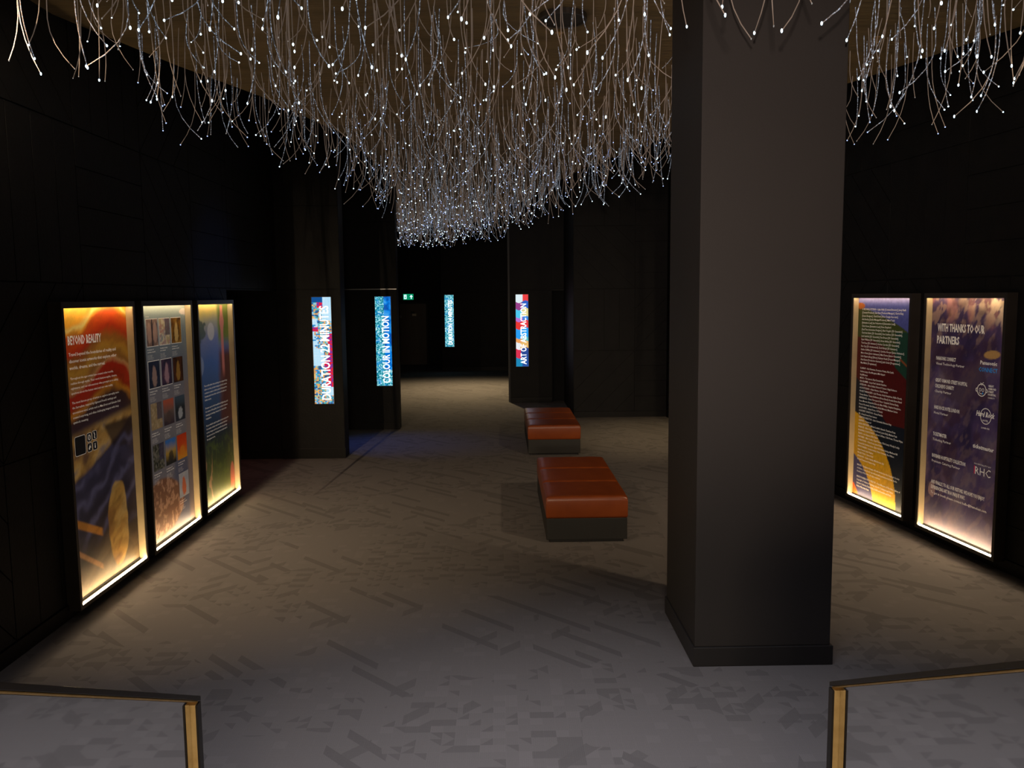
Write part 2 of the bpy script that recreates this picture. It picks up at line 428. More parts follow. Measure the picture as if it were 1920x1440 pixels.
# pier with the first screen
def simple(xs): return [(a, b, z0, z1, 'plain') for (a, b) in xs for (z0, z1) in ((0.11, 2.47), (2.47, 3.65), (3.65, 5.0))]
wall('wall_pier', (-5.6, 12.1), (-2.31, 12.1), 0.32, [(0, 3.29, 0, 5.0)], simple([(0, 2.37), (2.37, 3.29)]), lift=0.008)
skirting('baseboard_pier', (-3.22, 12.1), (-2.30, 12.1), 0.15, 0.02)
wall('wall_fin', (-5.6, 14.75), (-1.83, 14.75), 0.25, [(0, 3.77, 0, 5.0)], simple([(0, 2.1), (2.1, 3.77)]), lift=0.008)
skirting('baseboard_fin', (-5.6, 14.75), (-1.82, 14.75), 0.12, 0.02)
struct(MB().box(-2.84, -1.83, 14.725, 14.742, 2.482, 2.496).build('trim_1', M['steel']))
# rear right wall block with board pattern
pr = [[('d2', 'h')], [('v', 'd2')], [('d', 'h')], [('v', 'h')]]
cells = []
for r_, (z0, z1) in enumerate(ROWS[:4]):
    a, b_ = [('e', 'h'), ('v', 'e'), ('d', 'h'), ('v', 'h')][r_]
    cells.append((0.0, 1.17, z0, z1, a)); cells.append((1.17, 2.34, z0, z1, b_))
cells.append((0, 2.34, 4.83, 5.0, 'plain'))
wall('wall_rear', (1.385, 15.95), (3.30, 15.95), 2.4, [(0, 1.915, 0, 5.0)], cells)
skirting('baseboard_rear', (1.385, 15.95), (3.2, 15.95))
# recess wall with the abstraction screen, gallery door gap at its right
wall('wall_recess', (0.2, 18.35), (1.384, 18.35), 0.4, [(0, 0.92, 0, 5.0), (0.92, 1.184, 2.48, 5.0)], [(0, 0.92, 0.11, 2.47, 'plain'), (0, 1.18, 2.49, 4.9, 'plain')], lift=0.008)
skirting('baseboard_recess', (0.2, 18.35), (1.12, 18.35))
struct(MB().box(1.12, 1.384, 18.34, 18.36, 2.46, 2.48).build('trim_2', M['base']))
struct(MB().box(1.125, 1.95, 18.60, 18.72, 0.0, 2.478).build('added_gap_block', M['high']))  # added black block that keeps the gap dark
# far wall and end wall
wall('wall_far', (-1.88, 26.4), (3.0, 26.4), 2.6, [(0, 4.88, 0, 5.0)], [(0, 2.42, 0.13, 2.49, 'plain'), (2.42, 4.88, 0.13, 2.49, 'plain'), (0, 2.42, 2.49, 5.0, 'plain'), (2.42, 4.88, 2.49, 5, 'plain')], lift=0.01)
skirting('baseboard_far', (-1.88, 26.4), (3.0, 26.4), 0.13, 0.02)
wall('wall_end', (-6.0, 29.0), (-1.88, 29.0), 0.3, [(0, 4.12, 0, 5.0)], [(0, 4.1, 2.5, 5, 'plain')])
wall('wall_gallery_left', (-5.6, 9.0), (-5.6, 29.0), 0.2, [(0, 20, 0, 5)], [])
wall('wall_gallery_near', (-3.45, 9.86), (-5.6, 9.86), 0.2, [(0, 2.15, 0, 5)], [])
wall('wall_hall_right', (3.0, 26.4), (3.0, 18.35), 0.2, [(0, 8.05, 0, 5)], [])
wall('wall_behind', (4.9, -3.2), (-3.4, -3.2), 0.2, [(0, 8.3, 0, 5)], [])
# pale return strip at the corner of the recess wall
struct(MB().box(0.155, 0.198, 18.40, 18.72, 0.0, 5.0).build('trim_3', M['plinth']))
# stairs under the camera
st = MB()
for k in range(5):
    y1 = 2.55 - 0.3 * k
    st.box(-0.93, 1.02, -3.0, y1, 0.16 * k, 0.16 * (k + 1))
struct(st.build('floor_staircase', M['carpet']))

# door with sign, exit sign
dr = empty('door_1', (-3.05, 29.0, 0)); struct(dr)
MB().box(-0.46, 0.46, -0.05, 0, 0.01, 2.12).build('door_leaf', M['door'], dr, 0.004)
MB().box(-0.52, -0.462, -0.07, 0, 0.01, 2.18).box(0.462, 0.52, -0.07, 0, 0.01, 2.18).box(-0.461, 0.461, -0.07, 0, 2.122, 2.18).build('door_frame', M['base'], dr)
MB().box(-0.07, 0.05, -0.06, -0.05, 1.78, 1.86).build('sign_plate', M['grille'], dr)
MB().box(-0.02, 0.12, -0.07, -0.06, 1.70, 1.78).build('notice', M['plate'], dr)

rg = MB(); rg.tube([(-.42 + .03 * math.cos(a * math.pi / 8), -.056, 1.68 + .03 * math.sin(a * math.pi / 8)) for a in range(17)], .005, 5, caps=False); rg.build('ring_pull', M['steel'], dr)
ex = empty('exit_sign', (-3.19, 28.925, 2.245)); tag(ex, 'green illuminated exit sign with running figure and arrow above the brown door', 'exit sign')
MB().box(-0.19, 0.19, 0, 0.0745, 0, 0.23).build('housing', M['box'], ex, 0.005)
MB().box(-0.175, 0.175, -0.006, -0.0005, 0.015, 0.215).build('lit_face', M['green'], ex)
sg = MB()
sg.box(-0.15, -0.06, -0.009, -0.0065, 0.04, 0.19).build('doorway_symbol', M['sign_white'], ex)
fg = MB(); fg.box(-0.115, -0.095, -0.012, -0.0095, 0.10, 0.14).box(-0.125, -0.105, -0.012, -0.0095, 0.06, 0.10).box(-0.105, -0.085, -0.012, -0.0095, 0.075, 0.105).ball((-0.1, -0.011, 0.155), 0.012, 8, 6)
fg.build('running_figure', M['green'], ex)
ar = MB(); n = 0
ar.v += [(0.10, -0.009, 0.185), (0.045, -0.009, 0.115), (0.085, -0.009, 0.115), (0.085, -0.009, 0.045), (0.115, -0.009, 0.045), (0.115, -0.009, 0.115), (0.155, -0.009, 0.115)]
ar.f += [(0, 1, 2, 5, 6), (2, 3, 4, 5)]
ar.build('arrow', M['sign_white'], ex)

# ---------------------------------------------------------------- column
cl = empty('column', (1.63, 5.48, 0)); tag(cl, 'tall square charcoal column with black plinth right of the benches', 'column')
MB().box(-0.43, 0.43, -0.435, 0.455, 0.125, 4.399).build('shaft', M['column'], cl, 0.004)
MB().box(-0.44, 0.446, -0.45, 0.47, 0.0, 0.125).build('plinth', M['plinth'], cl, 0.004)

# ---------------------------------------------------------------- benches
def cushion_mesh(w, l, h):
    nx, ny = 14, 12
    mb = MB(); mb.smooth = True
    top = []
    def prof(t):               # puffed edge profile
        e = min(t, 1 - t) / 0.09
        return 1 if e >= 1 else math.sqrt(max(0, 1 - (1 - e) ** 2))
    us = [0, .012, .03, .06, .1, .2, .35, .5, .65, .8, .9, .94, .97, .988, 1]
    vs = [0, .02, .05, .1, .2, .35, .5, .65, .8, .9, .95, .98, 1]
    for v in vs:
        row = []
        for u in us:
            z = h - 0.018 * (1 - prof(u)) - 0.014 * (1 - prof(v)) + 0.004 * math.sin(u * math.pi) * math.sin(v * math.pi) + 0.0015 * math.sin(u * 23 + v * 9)
            row.append(len(mb.v)); mb.v.append(((u - .5) * w, v * l, z))
        top.append(row)
    for a in range(len(vs) - 1):
        for b in range(len(us) - 1): mb.f.append((top[a][b], top[a][b + 1], top[a + 1][b + 1], top[a + 1][b]))
    rim = top[0] + [r[-1] for r in top[1:]] + top[-1][-2::-1] + [r[0] for r in top[-2:0:-1]]
    prev = rim
    for zz, inset in ((h - .05, -0.002), (0.02, -0.001), (0.0, 0.006)):
        cur = []
        for q in rim:
            x, y, _ = mb.v[q]
            cx = x * (1 - 2 * inset / w); cy = l / 2 + (y - l / 2) * (1 - 2 * inset / l)
            cur.append(len(mb.v)); mb.v.append((cx, cy, zz))
        for q in range(len(rim)):
            r = (q + 1) % len(rim); mb.f.append((prev[q], cur[q], cur[r], prev[r]))
        prev = cur
    mb.f.append(tuple(reversed(prev)))
    return mb.mesh('seat_cushion')
def make_bench():
    r = empty('bench', (0.795, 7.72, 0))
    me = cushion_mesh(0.775, 0.655, 0.215); me.materials.append(M['leather'])
    for k in range(3):
        o = bpy.data.objects.new('seat_cushion', me); COL.objects.link(o); o.parent = r; o.location = (0, 0.002 + k * 0.66, 0.238)
    MB().box(-0.385, 0.385, 0.005, 1.975, 0.03, 0.2375).build('base', M['bench_base'], r, 0.004)
    MB().box(-0.35, 0.35, 0.05, 1.93, 0.0, 0.0295).build('recessed_foot', M['plinth'], r)
    return r
b1 = make_bench(); tag(b1, 'nearer oxblood leather bench with three cushions on a charcoal base', 'bench', 'leather benches in the middle of the hall')
def copy_tree(o, parent=None):
    c = o.copy(); COL.objects.link(c)
    if parent: c.parent = parent
    for ch in list(o.children): copy_tree(ch, c)
    return c
b2 = copy_tree(b1); b2.location = (0.765, 12.10, 0); tag(b2, 'farther oxblood leather bench, behind the nearer one', 'bench', 'leather benches in the middle of the hall')

# ---------------------------------------------------------------- text and flat marks (panel frame: x right, z up, -y towards the viewer)
def text(name, body, parent, x, z, w=None, cap=0.02, mat='ink_white', y=-0.001, bold=0.0, shear=0.0, line=None, vertical=False, rotate=0.0, res=1):
    c = bpy.data.curves.new(name, 'FONT'); c.body = body; c.size = 1.0; c.offset = bold; c.shear = shear; c.resolution_u = res
    c.fill_mode = 'FRONT'
    if line: c.space_line = line / (cap / 0.729)
    o = bpy.data.objects.new(name, c); COL.objects.link(o)
    bpy.context.view_layer.update()
    dg = bpy.context.evaluated_depsgraph_get()
    me = bpy.data.meshes.new_from_object(o.evaluated_get(dg))
    bpy.data.objects.remove(o); bpy.data.curves.remove(c)
    n = len(me.vertices); co = np.empty(n * 3, dtype=np.float32); me.vertices.foreach_get('co', co); co = co.reshape(-1, 3)
    sy = cap / 0.729
    px = co[:, 0] - co[:, 0].min(); sx = (w / px.max()) if w else sy
    px = px * sx; pz = co[:, 1] * sy
    if rotate:
        ca, sa = math.cos(rotate), math.sin(rotate); px, pz = px * ca - pz * sa, px * sa + pz * ca
    if vertical: px, pz = -pz, px
    out = np.stack([x + px, np.full(n, y), z + pz], axis=1).astype(np.float32)
    me.vertices.foreach_set('co', out.ravel()); me.update(); me.name = name
    return link(name, me, M[mat], parent)
def ribbon(mb, pts, wd, y, closed=False):
    """flat stroke of width wd along (x,z) points"""
    n0 = len(mb.v); k = len(pts)
    for q in range(k):
        a = pts[(q - 1) % k] if (closed or q > 0) else pts[q]; b = pts[(q + 1) % k] if (closed or q < k - 1) else pts[q]
        dx, dz = b[0] - a[0], b[1] - a[1]; l = math.hypot(dx, dz) or 1; nx, nz = -dz / l, dx / l
        mb.v.append((pts[q][0] + nx * wd / 2, y, pts[q][1] + nz * wd / 2)); mb.v.append((pts[q][0] - nx * wd / 2, y, pts[q][1] - nz * wd / 2))
    for q in range(k if closed else k - 1):
        r = (q + 1) % k; mb.f.append((n0 + 2 * q, n0 + 2 * r, n0 + 2 * r + 1, n0 + 2 * q + 1))
def ell(cx, cz, rx, rz, n=28, a0=0, a1=2 * math.pi):
    full = abs(a1 - a0 - 2 * math.pi) < 1e-6
    return [(cx + rx * math.cos(a0 + (a1 - a0) * q / (n if full else n - 1)), cz + rz * math.sin(a0 + (a1 - a0) * q / (n if full else n - 1))) for q in range(n)]
def disc(mb, pts, y):
    n = len(mb.v); mb.v += [(p[0], y, p[1]) for p in pts]; mb.f.append(tuple(range(n, n + len(pts))))
def rrect(x0, x1, z0, z1, r):
    pts = []
    for (cx, cz, a) in ((x1 - r, z0 + r, -90), (x1 - r, z1 - r, 0), (x0 + r, z1 - r, 90), (x0 + r, z0 + r, 180)):
        for q in range(5):
            t = math.radians(a + 90 * q / 4); pts.append((cx + r * math.cos(t), cz + r * math.sin(t)))
    return pts

def lattice(seed):
    rs = np.random.RandomState(seed); return rs.rand(64, 64)
def vnoise(x, y, seed):
    g = lattice(seed); xi = np.floor(x).astype(int); yi = np.floor(y).astype(int); fx = x - xi; fy = y - yi
    fx = fx * fx * (3 - 2 * fx); fy = fy * fy * (3 - 2 * fy)
    a = g[xi % 64, yi % 64]; b = g[(xi + 1) % 64, yi % 64]; c = g[xi % 64, (yi + 1) % 64]; d = g[(xi + 1) % 64, (yi + 1) % 64]
    return (a * (1 - fx) + b * fx) * (1 - fy) + (c * (1 - fx) + d * fx) * fy
def fbm(x, y, seed, o=4):
    t = 0; s = 0; a = 1
    for k in range(o): t = t + a * vnoise(x * 2 ** k, y * 2 ** k, seed + k); s += a; a *= 0.5
    return t / s
def ramp(v, stops):
    ps = [s[0] for s in stops]; cs = np.array([s[1] for s in stops], dtype=float)
    return np.stack([np.interp(v, ps, cs[:, k]) for k in range(3)], axis=-1)
def mixc(a, c, m): m = np.clip(m, 0, 1)[..., None]; return a * (1 - m) + np.array(c, dtype=float) * m
def sstep(v, a, b): t = np.clip((v - a) / (b - a), 0, 1); return t * t * (3 - 2 * t)

def grid_picture(name, parent, x0, x1, z0, z1, nx, nz, fn, mat, y=0.0, thick=0.004):
    us = np.linspace(0, 1, nx); vs = np.linspace(0, 1, nz); U, V = np.meshgrid(us, vs)
    c = np.clip(fn(U, V), 0, 1)
    verts = np.stack([x0 + U * (x1 - x0), np.full_like(U, y), z0 + V * (z1 - z0)], axis=-1).reshape(-1, 3)
    idx = np.arange(nx * nz).reshape(nz, nx)
    f = np.stack([idx[:-1, :-1], idx[:-1, 1:], idx[1:, 1:], idx[1:, :-1]], axis=-1).reshape(-1, 4)
    n = len(verts)
    back = [(x0, y + thick, z0), (x1, y + thick, z0), (x1, y + thick, z1), (x0, y + thick, z1)]
    faces = [tuple(int(t) for t in q) for q in f]
    cn = [int(idx[0, 0]), int(idx[0, -1]), int(idx[-1, -1]), int(idx[-1, 0])]
    faces.append((n, n + 3, n + 2, n + 1))
    faces.append(tuple([n, n + 1] + [int(t) for t in idx[0, ::-1]]))
    faces.append(tuple([n + 1, n + 2] + [int(t) for t in idx[::-1, -1]]))
    faces.append(tuple([n + 2, n + 3] + [int(t) for t in idx[-1, :]]))
    faces.append(tuple([n + 3, n] + [int(t) for t in idx[:, 0]]))
    me = bpy.data.meshes.new(name); me.from_pydata([tuple(v) for v in verts] + back, [], faces)
    at = me.color_attributes.new('ink', 'FLOAT_COLOR', 'POINT')
    cc = np.ones((n + 4, 4), dtype=np.float32); cc[:n, :3] = c.reshape(-1, 3); cc[n:, :3] = 0.02
    at.data.foreach_set('color', cc.ravel()); me.update()
    return link(name, me, M[mat], parent)

# ---- poster artworks (generic painterly stand-ins)
def art_sunset(U, V):
    n1 = fbm(U * 3, V * 5, 1); n2 = fbm(U * 6 + V * 3, V * 22 - U * 5, 5)
    w = V + 0.045 * np.sin(U * 5.2 + 1.2) + 0.055 * (n1 - 0.5) + 0.03 * (n2 - .5)
    hi_ = V > 0.62
    c = ramp(w, [(0, (.16, .11, .06)), (.08, (.14, .09, .05)), (.16, (.035, .02, .02)), (.30, (.028, .025, .05)), (.44, (.05, .045, .09)), (.50, (.05, .03, .04)),
                 (.60, (.06, .03, .04)), (.645, (.05, .02, .02)), (.67, (.62, .22, .02)), (.69, (.42, .03, .008)), (.735, (.45, .02, .006)), (.755, (.65, .30, .10)), (.77, (.42, .16, .03)),
                 (.81, (.55, .26, .03)), (.85, (.45, .14, .02)), (.875, (.55, .03, .004)), (.925, (.80, .10, .004)), (.945, (.95, .40, .03)), (.955, (.98, .7, .2)), (.97, (.95, .42, .03)), (1.05, (.98, .6, .05))])
    # ochre lake band, dropping to the left
    edge = 0.40 + 0.17 * U ** 1.4 + 0.03 * (n1 - .5)
    top = 0.555 + 0.05 * U
    band = sstep(V, edge - .012, edge + .012) * (1 - sstep(V, top - .02, top + .02))
    och = ramp(n2, [(.2, (.20, .10, .05)), (.45, (.52, .28, .07)), (.62, (.60, .36, .12)), (.8, (.30, .22, .18))])
    b_ = np.clip(band, 0, 1)[..., None]; c = c * (1 - b_) + och * b_
    hill = sstep(U + (V - .5) * 1.5, .62, .68) * (1 - sstep(np.abs(V - .52), .04, .06)); c = mixc(c, (.03, .018, .02), hill * .85)
    # blue-violet brushwork sweeping below it
    sw = np.sin((V * 26 - U * 9 + 7 * n1) * 2.2) * .5 + .5
    low = (1 - sstep(V, edge - .03, edge)) * sstep(V, .14, .22)
    c = mixc(c, (.12, .11, .20), low * sw ** 3 * .75)
    # a tall rounded sandy rock
    dx = (U - .70) / (.15 + .03 * (V - .1)); dz = (V - .20) / .155
    rock = 1 - sstep(dx ** 2 + np.abs(dz) ** 2.6 + 1.1 * (n1 - .5) + .5 * (n2 - .5), .85, 1.08)
    rc = ramp(n2 + .35 * dx * .3, [(.25, (.28, .13, .03)), (.5, (.50, .27, .06)), (.75, (.58, .36, .12))])
    r_ = np.clip(rock, 0, 1)[..., None]; c = c * (1 - r_) + rc * r_
    # wooden beam crossing the corner
    bl = V - (.285 - .22 * U); beam = (1 - sstep(np.abs(bl), .012, .017)) * (1 - sstep(U, .42, .46)); c = mixc(c, (.52, .20, .03), beam)
    bl = V - (.19 - .30 * U); beam = (1 - sstep(np.abs(bl), .008, .012)) * (1 - sstep(U, .40, .44)); c = mixc(c, (.45, .2, .07), beam * .8)
    st_ = np.sin((w * 80 + n2 * 6)) * .5 + .5
    c = c * (1 - .22 * (st_ ** 2)[..., None])
    return c
def art_slate(U, V):
    n = fbm(U * 4, V * 8, 11); f = fbm(U * 26, V * 52, 17)
    c = ramp(V, [(0, (.22, .17, .16)), (.1, (.16, .13, .18)), (.35, (.20, .19, .20)), (.55, (.23, .20, .21)), (.75, (.17, .18, .21)), (.9, (.22, .28, .29)), (1, (.42, .48, .42))])
    c = mixc(c, (.08, .09, .15), sstep(U + .4 * (n - .5), .62, .72) * (1 - sstep(V, .28, .36)) * .8)
    pile = 1 - sstep(((U - .30) / .48) ** 2 + ((V - .14) / .13) ** 2 + .5 * (n - .5), .85, 1.05)
    c = mixc(c, (.20, .085, .045), pile); c = mixc(c, (.42, .22, .13), pile * sstep(f, .52, .62))
    c = mixc(c, (.25, .18, .16), sstep(U, .86, .93) * (1 - sstep(V, .62, .68)) * .7)
    cl_ = 1 - sstep(((U - 1.0) / .14) ** 2 + ((V - .965) / .016) ** 2, .8, 1.1); c = mixc(c, (.75, .66, .58), cl_)
    return c
def art_garden(U, V):
    n = fbm(U * 5, V * 9, 23); f = fbm(U * 20, V * 40, 29)
    c = ramp(V + .05 * (n - .5), [(0, (.20, .17, .08)), (.07, (.12, .14, .04)), (.2, (.05, .07, .02)), (.33, (.02, .03, .04)), (.5, (.03, .07, .16)), (.7, (.05, .12, .33)), (.82, (.16, .19, .34)), (.9, (.35, .33, .22)), (.96, (.62, .48, .12)), (1, (.8, .55, .15))])
    c = mixc(c, (.12, .16, .03), sstep(f, .5, .7) * (1 - sstep(V, .28, .35)) * .6)
    right = sstep(U + .1 * (n - .5), .62, .72)
    c = mixc(c, (.11, .035, .03), right * sstep(V, .34, .4) * (1 - sstep(V, .72, .8)))
    c = mixc(c, (.16, .20, .03), right * sstep(V, .76, .84))
    c = mixc(c, (.04, .07, .05), (1 - sstep(((U - .16) / .16) ** 2 + ((V - .87) / .055) ** 2 + (f - .5) * 1.6, .7, 1.1)) * .85)
    sp = (1 - sstep(np.abs(U - .80) - .028 - .03 * np.exp(-((V - .905) / .03) ** 2), 0, .02)) * sstep(V, .6, .68) * (1 - sstep(V, .985, .99))
    c = mixc(c, (.72, .22, .16), sp * .85)
    bl = 1 - sstep(((U - .47) / .10) ** 2 + ((V - .86) / .045) ** 2, .8, 1.1); c = mixc(c, (.50, .47, .42), bl)
    bl = 1 - sstep(((U - .13) / .10) ** 2 + ((V - .70) / .05) ** 2 + (n - .5), .7, 1.2); c = mixc(c, (.25, .30, .45), bl * .8)
    wv = 1 - sstep(((U - .93) / .07) ** 2 + ((V - .08) / .08) ** 2, .8, 1.1); c = mixc(c, (.6, .16, .1), wv)
    sh = sstep(np.abs(np.sin(U * 19 + 4 * n)), .93, .99) * (1 - sstep(V, .2, .27)) * (1 - sstep(U, .3, .5)); c = mixc(c, (.45, .25, .13), sh * .8)
    return c
def art_arcs(U, V):
    n = fbm(U * 5, V * 12, 31); f = fbm(U * 40, V * 80, 37)
    c = np.zeros(U.shape + (3,)) + np.array((.006, .010, .018))
    # dark red field
    red = (V > (.40 + .20 * (1 - U) ** .0 * 0)) & (V > .60 - .33 * U)
    c = mixc(c, (.085, .006, .006), red.astype(float))
    # olive-green upper wedge
    c = mixc(c, (.05, .065, .012), ((V > .80 - .14 * U ** 2) & (U < 1)).astype(float))
    c = mixc(c, (.012, .05, .03), ((U > .70) & (V > .60 + .25 * (1 - U)) & (V < .84)).astype(float))
    # ultramarine top right
    c = mixc(c, (.075, .085, .30), (V > (.80 + .155 * (1 - U) ** .6)).astype(float))
    c = mixc(c, (.35, .32, .62), sstep(V, .95, 1.0) * .75)
    c = mixc(c, (.45, .12, .02), 1 - sstep(((U - .04) / .09) ** 2 + ((V - .955) / .016) ** 2, .7, 1.1))
    c = mixc(c, (.30, .07, .02), 1 - sstep(np.abs(V - (.80 - .14 * U ** 2) ) + (U < .78) * 9, .003, .006))
    # yellow arc
    outer = np.sqrt(((U + .42) / 1.22) ** 2 + ((V - .02) / .43) ** 2); inner = np.sqrt(((U + .42) / .83) ** 2 + ((V + .05) / .30) ** 2)
    c = mixc(c, (.72, .36, .012), ((outer < 1) & (inner > 1)).astype(float))
    c = mixc(c, (.06, .055, .14), ((inner <= 1) & (outer < 1)).astype(float))
    core = np.sqrt(((U + .42) / .56) ** 2 + ((V + .05) / .17) ** 2); c = mixc(c, (.85, .12, .01), (core < 1).astype(float))
    c = c * (0.8 + .4 * f[..., None])
    return c
def art_violet(U, V):
    n = fbm(U * 4 + V * 2, V * 7 - U * 3, 41, 5); f = fbm(U * 14 + V * 10, V * 30 - U * 14, 47, 4)
    c = ramp(n, [(.25, (.035, .022, .07)), (.5, (.085, .05, .13)), (.7, (.14, .10, .16))])
    lt = sstep(f, .5, .68)
    topm = sstep(V, .66, .95)
    c = mixc(c, (.34, .21, .17), lt * (.25 + .55 * topm))
    c = mixc(c, (.50, .20, .14), topm * sstep(n, .45, .6) * .5)
    c = mixc(c, (.82, .62, .42), sstep(V + .2 * U, 1.02, 1.14) * sstep(f, .42, .55) * .8)
    c = mixc(c, (.05, .018, .03), sstep(fbm(U * 3, V * 8, 53), .55, .65) * .55)
    c = mixc(c, (.55, .30, .10), (1 - sstep(((U - .82 - (V - .78) * 1.2) / .10) ** 2 + ((V - .775) / .018) ** 2, .7, 1.1)))
    c = mixc(c, (.42, .25, .22), (1 - sstep(((U - .10) / .05) ** 2 + ((V - .17) / .035) ** 2 + (f - .5), .7, 1.1)) * .8)
    c = mixc(c, (.30, .26, .32), (1 - sstep(V, .0, .18)) * .5)
    return c
def small_art(kind, seed, pal):
    def fn(U, V):
        n = fbm(U * 4, V * 4, seed); f = fbm(U * 12, V * 12, seed + 9)
        c = ramp(n, [(.25, pal[0]), (.5, pal[1]), (.72, pal[2])])
        if kind == 'halves': c = mixc(c, pal[3], (1 - sstep(((np.abs(U - .5) - .26) / .2) ** 2 + ((V - .5) / .4) ** 2, .8, 1.1)) * .8); c = mixc(c, (.01, .01, .02), (np.abs(U - .5) < .05).astype(float))
        if kind == 'figure': c = mixc(c, pal[3], (1 - sstep(((U - .5) / (.12 + .16 * (1 - V))) ** 2 + ((V - .45) / .42) ** 2 + (f - .5), .7, 1.1)) * .9)
        if kind == 'busy': c = mixc(c, pal[3], sstep(f, .52, .6)); c = mixc(c, (.05, .04, .08), ((U > .55) & (V > .35)).astype(float) * .8)
        if kind == 'field': c = ramp(V + .2 * (n - .5), [(.1, pal[0]), (.5, pal[1]), (.9, pal[2])]); c = mixc(c, pal[3], (1 - sstep(((U - .5) / .25) ** 2 + ((V - .3) / .25) ** 2 + (f - .5), .7, 1.1)) * .8)
        return c
    return fn

# ---- light boxes
LIFT = 0.0125
def light_box(loc, rz, W, z0, z1, art, label, group, depth=0.11, posty=-0.045, rim=0.032):
    r = empty('light_box_panel', loc, rz); tag(r, label, 'information panel', group)
    y = -depth
    b = MB()
    b.box(-rim, 0.0, y, -LIFT, z0 - rim, z1 + rim); b.box(W, W + rim, y, -LIFT, z0 - rim, z1 + rim)
    b.box(0.0, W, y, -LIFT, z1, z1 + rim); b.box(0.0, W, y, -LIFT, z0 - rim, z0)
    b.box(0.0, W, posty + 0.006, -LIFT, z0, z1); b.box(0.0, W, y, y + 0.006, z1 - 0.014, z1)
    b.build('housing', M['box'], r)
    MB().box(0.0005, 0.003, y + 0.007, posty, z0 + 0.001, z1 - 0.001).build('reveal', M['reveal'], r)
    MB().box(W - 0.003, W - 0.0005, y + 0.007, posty, z0 + 0.001, z1 - 0.001).build('reveal', M['reveal'], r)
    # half-round diffuser bars
    s = MB(); pts = []
    rr = 0.0105; cy = y + 0.016
    prof = [(cy + rr * math.cos(t), z0 + 0.0005 + rr * math.sin(t)) for t in [math.pi * q / 6 for q in range(7)]]
    n = len(s.v)
    for xx in (0.012, W - 0.006):
        s.v += [(xx, p[0], p[1]) for p in prof]
    k = len(prof)
    for q in range(k - 1): s.f.append((n + q, n + q + 1, n + k + q + 1, n + k + q))
    s.f.append(tuple(range(n, n + k))); s.f.append(tuple(reversed(range(n + k, n + 2 * k))))
    so = s.build('led_strip', M['strip'], r); so.data.materials.append(M['strip_front'])   # front facets set brighter to put more light on the floor
    for q in range(k - 1): so.data.polygons[q].material_index = 1 if q >= (k - 1) // 2 else 0
    MB().box(0.001, W - 0.001, posty - 0.003, posty - 0.0006, z0 + 0.0005, z0 + 0.013).build('cable_channel', M['high'], r)
    MB().box(0.01, W - 0.01, y + 0.012, y + 0.026, z1 - 0.006, z1 - 0.0005).build('led_strip', M['strip_top'], r)
    nx = 110; nz = 220
    grid_picture('printed_poster', r, 0.0035, W - 0.0035, z0 + 0.001, z1 - 0.001, nx, nz, art, 'poster', posty)
    return r
PY = -0.0465
GL = 'lit information panels on the left wall'; GR = 'lit information panels on the right wall'
WL = 1.13
p1 = light_box((XL - 0.0, 6.005, 0), math.pi / 2, WL, 0.095, 2.30, art_sunset, 'lit poster box with orange sky artwork headed BEYOND REALITY, nearest on left wall', GL)
text('heading_text', 'BEYOND REALITY', p1, .150, 2.016, .515, .067, y=PY, bold=0.03)
text('paragraph_text', 'Travel beyond the boundaries of reality and\ndiscover iconic artworks that explore other\nworlds, dreams, and the surreal.', p1, .150, 1.931, .76, .026, y=PY, bold=0.02, line=.050)
text('paragraph_text', 'Throughout the ages artists have created other worlds,\nrealities through myths. Their work features myths, dreams,\nnightmares, and our subconscious often prompts us to asking\nquestions about the human mind and our own reality.', p1, .153, 1.756, .76, .018, y=PY, bold=0.012, line=.0365)
text('paragraph_text', "The most famous group of artists to explore surreality were\nthe Surrealists, inspired by Sigmund Freud's writings and\nunconscious mind, artists such as Max Ernst and Salvador Dal\u00ed\ncreated surprising, and often challenging imagery with deep\nsymbolic meaning.", p1, .155, 1.575, .78, .018, y=PY, bold=0.012, line=.037)
ic = MB(); ic2 = MB()
disc(ic, rrect(.155, .315, 1.180, 1.326, .018), PY); ribbon(ic2, rrect(.155, .315, 1.180, 1.326, .018), .004, PY - .0008, True)
for k, (ix, iz) in enumerate(((.338, 1.258), (.423, 1.262), (.338, 1.180), (.423, 1.180))):
    disc(ic, rrect(ix, ix + .072, iz, iz + .068, .016), PY); ribbon(ic2, rrect(ix, ix + .072, iz, iz + .068, .016), .003, PY - .0008, True)
ic.build('icon_tile', M['ink_navy'], p1)
ribbon(ic2, ell(.374, 1.292, .017, .019, 16), .006, PY - .0012, True); ribbon(ic2, [(.362, 1.280), (.386, 1.304)], .004, PY - .0012)
ribbon(ic2, [(.450, 1.320), (.462, 1.300), (.455, 1.280), (.466, 1.272)], .011, PY - .0012)
ribbon(ic2, [(.360, 1.200), (.374, 1.222), (.390, 1.212)], .012, PY - .0012); ribbon(ic2, [(.372, 1.195), (.380, 1.235)], .006, PY - .0016)
ribbon(ic2, [(.459, 1.195), (.459, 1.216)], .015, PY - .0012); ribbon(ic2, ell(.459, 1.226, .006, .006, 10), .004, PY - .0012, True)
ic2.build('icon_lines', M['ink_white'], p1)

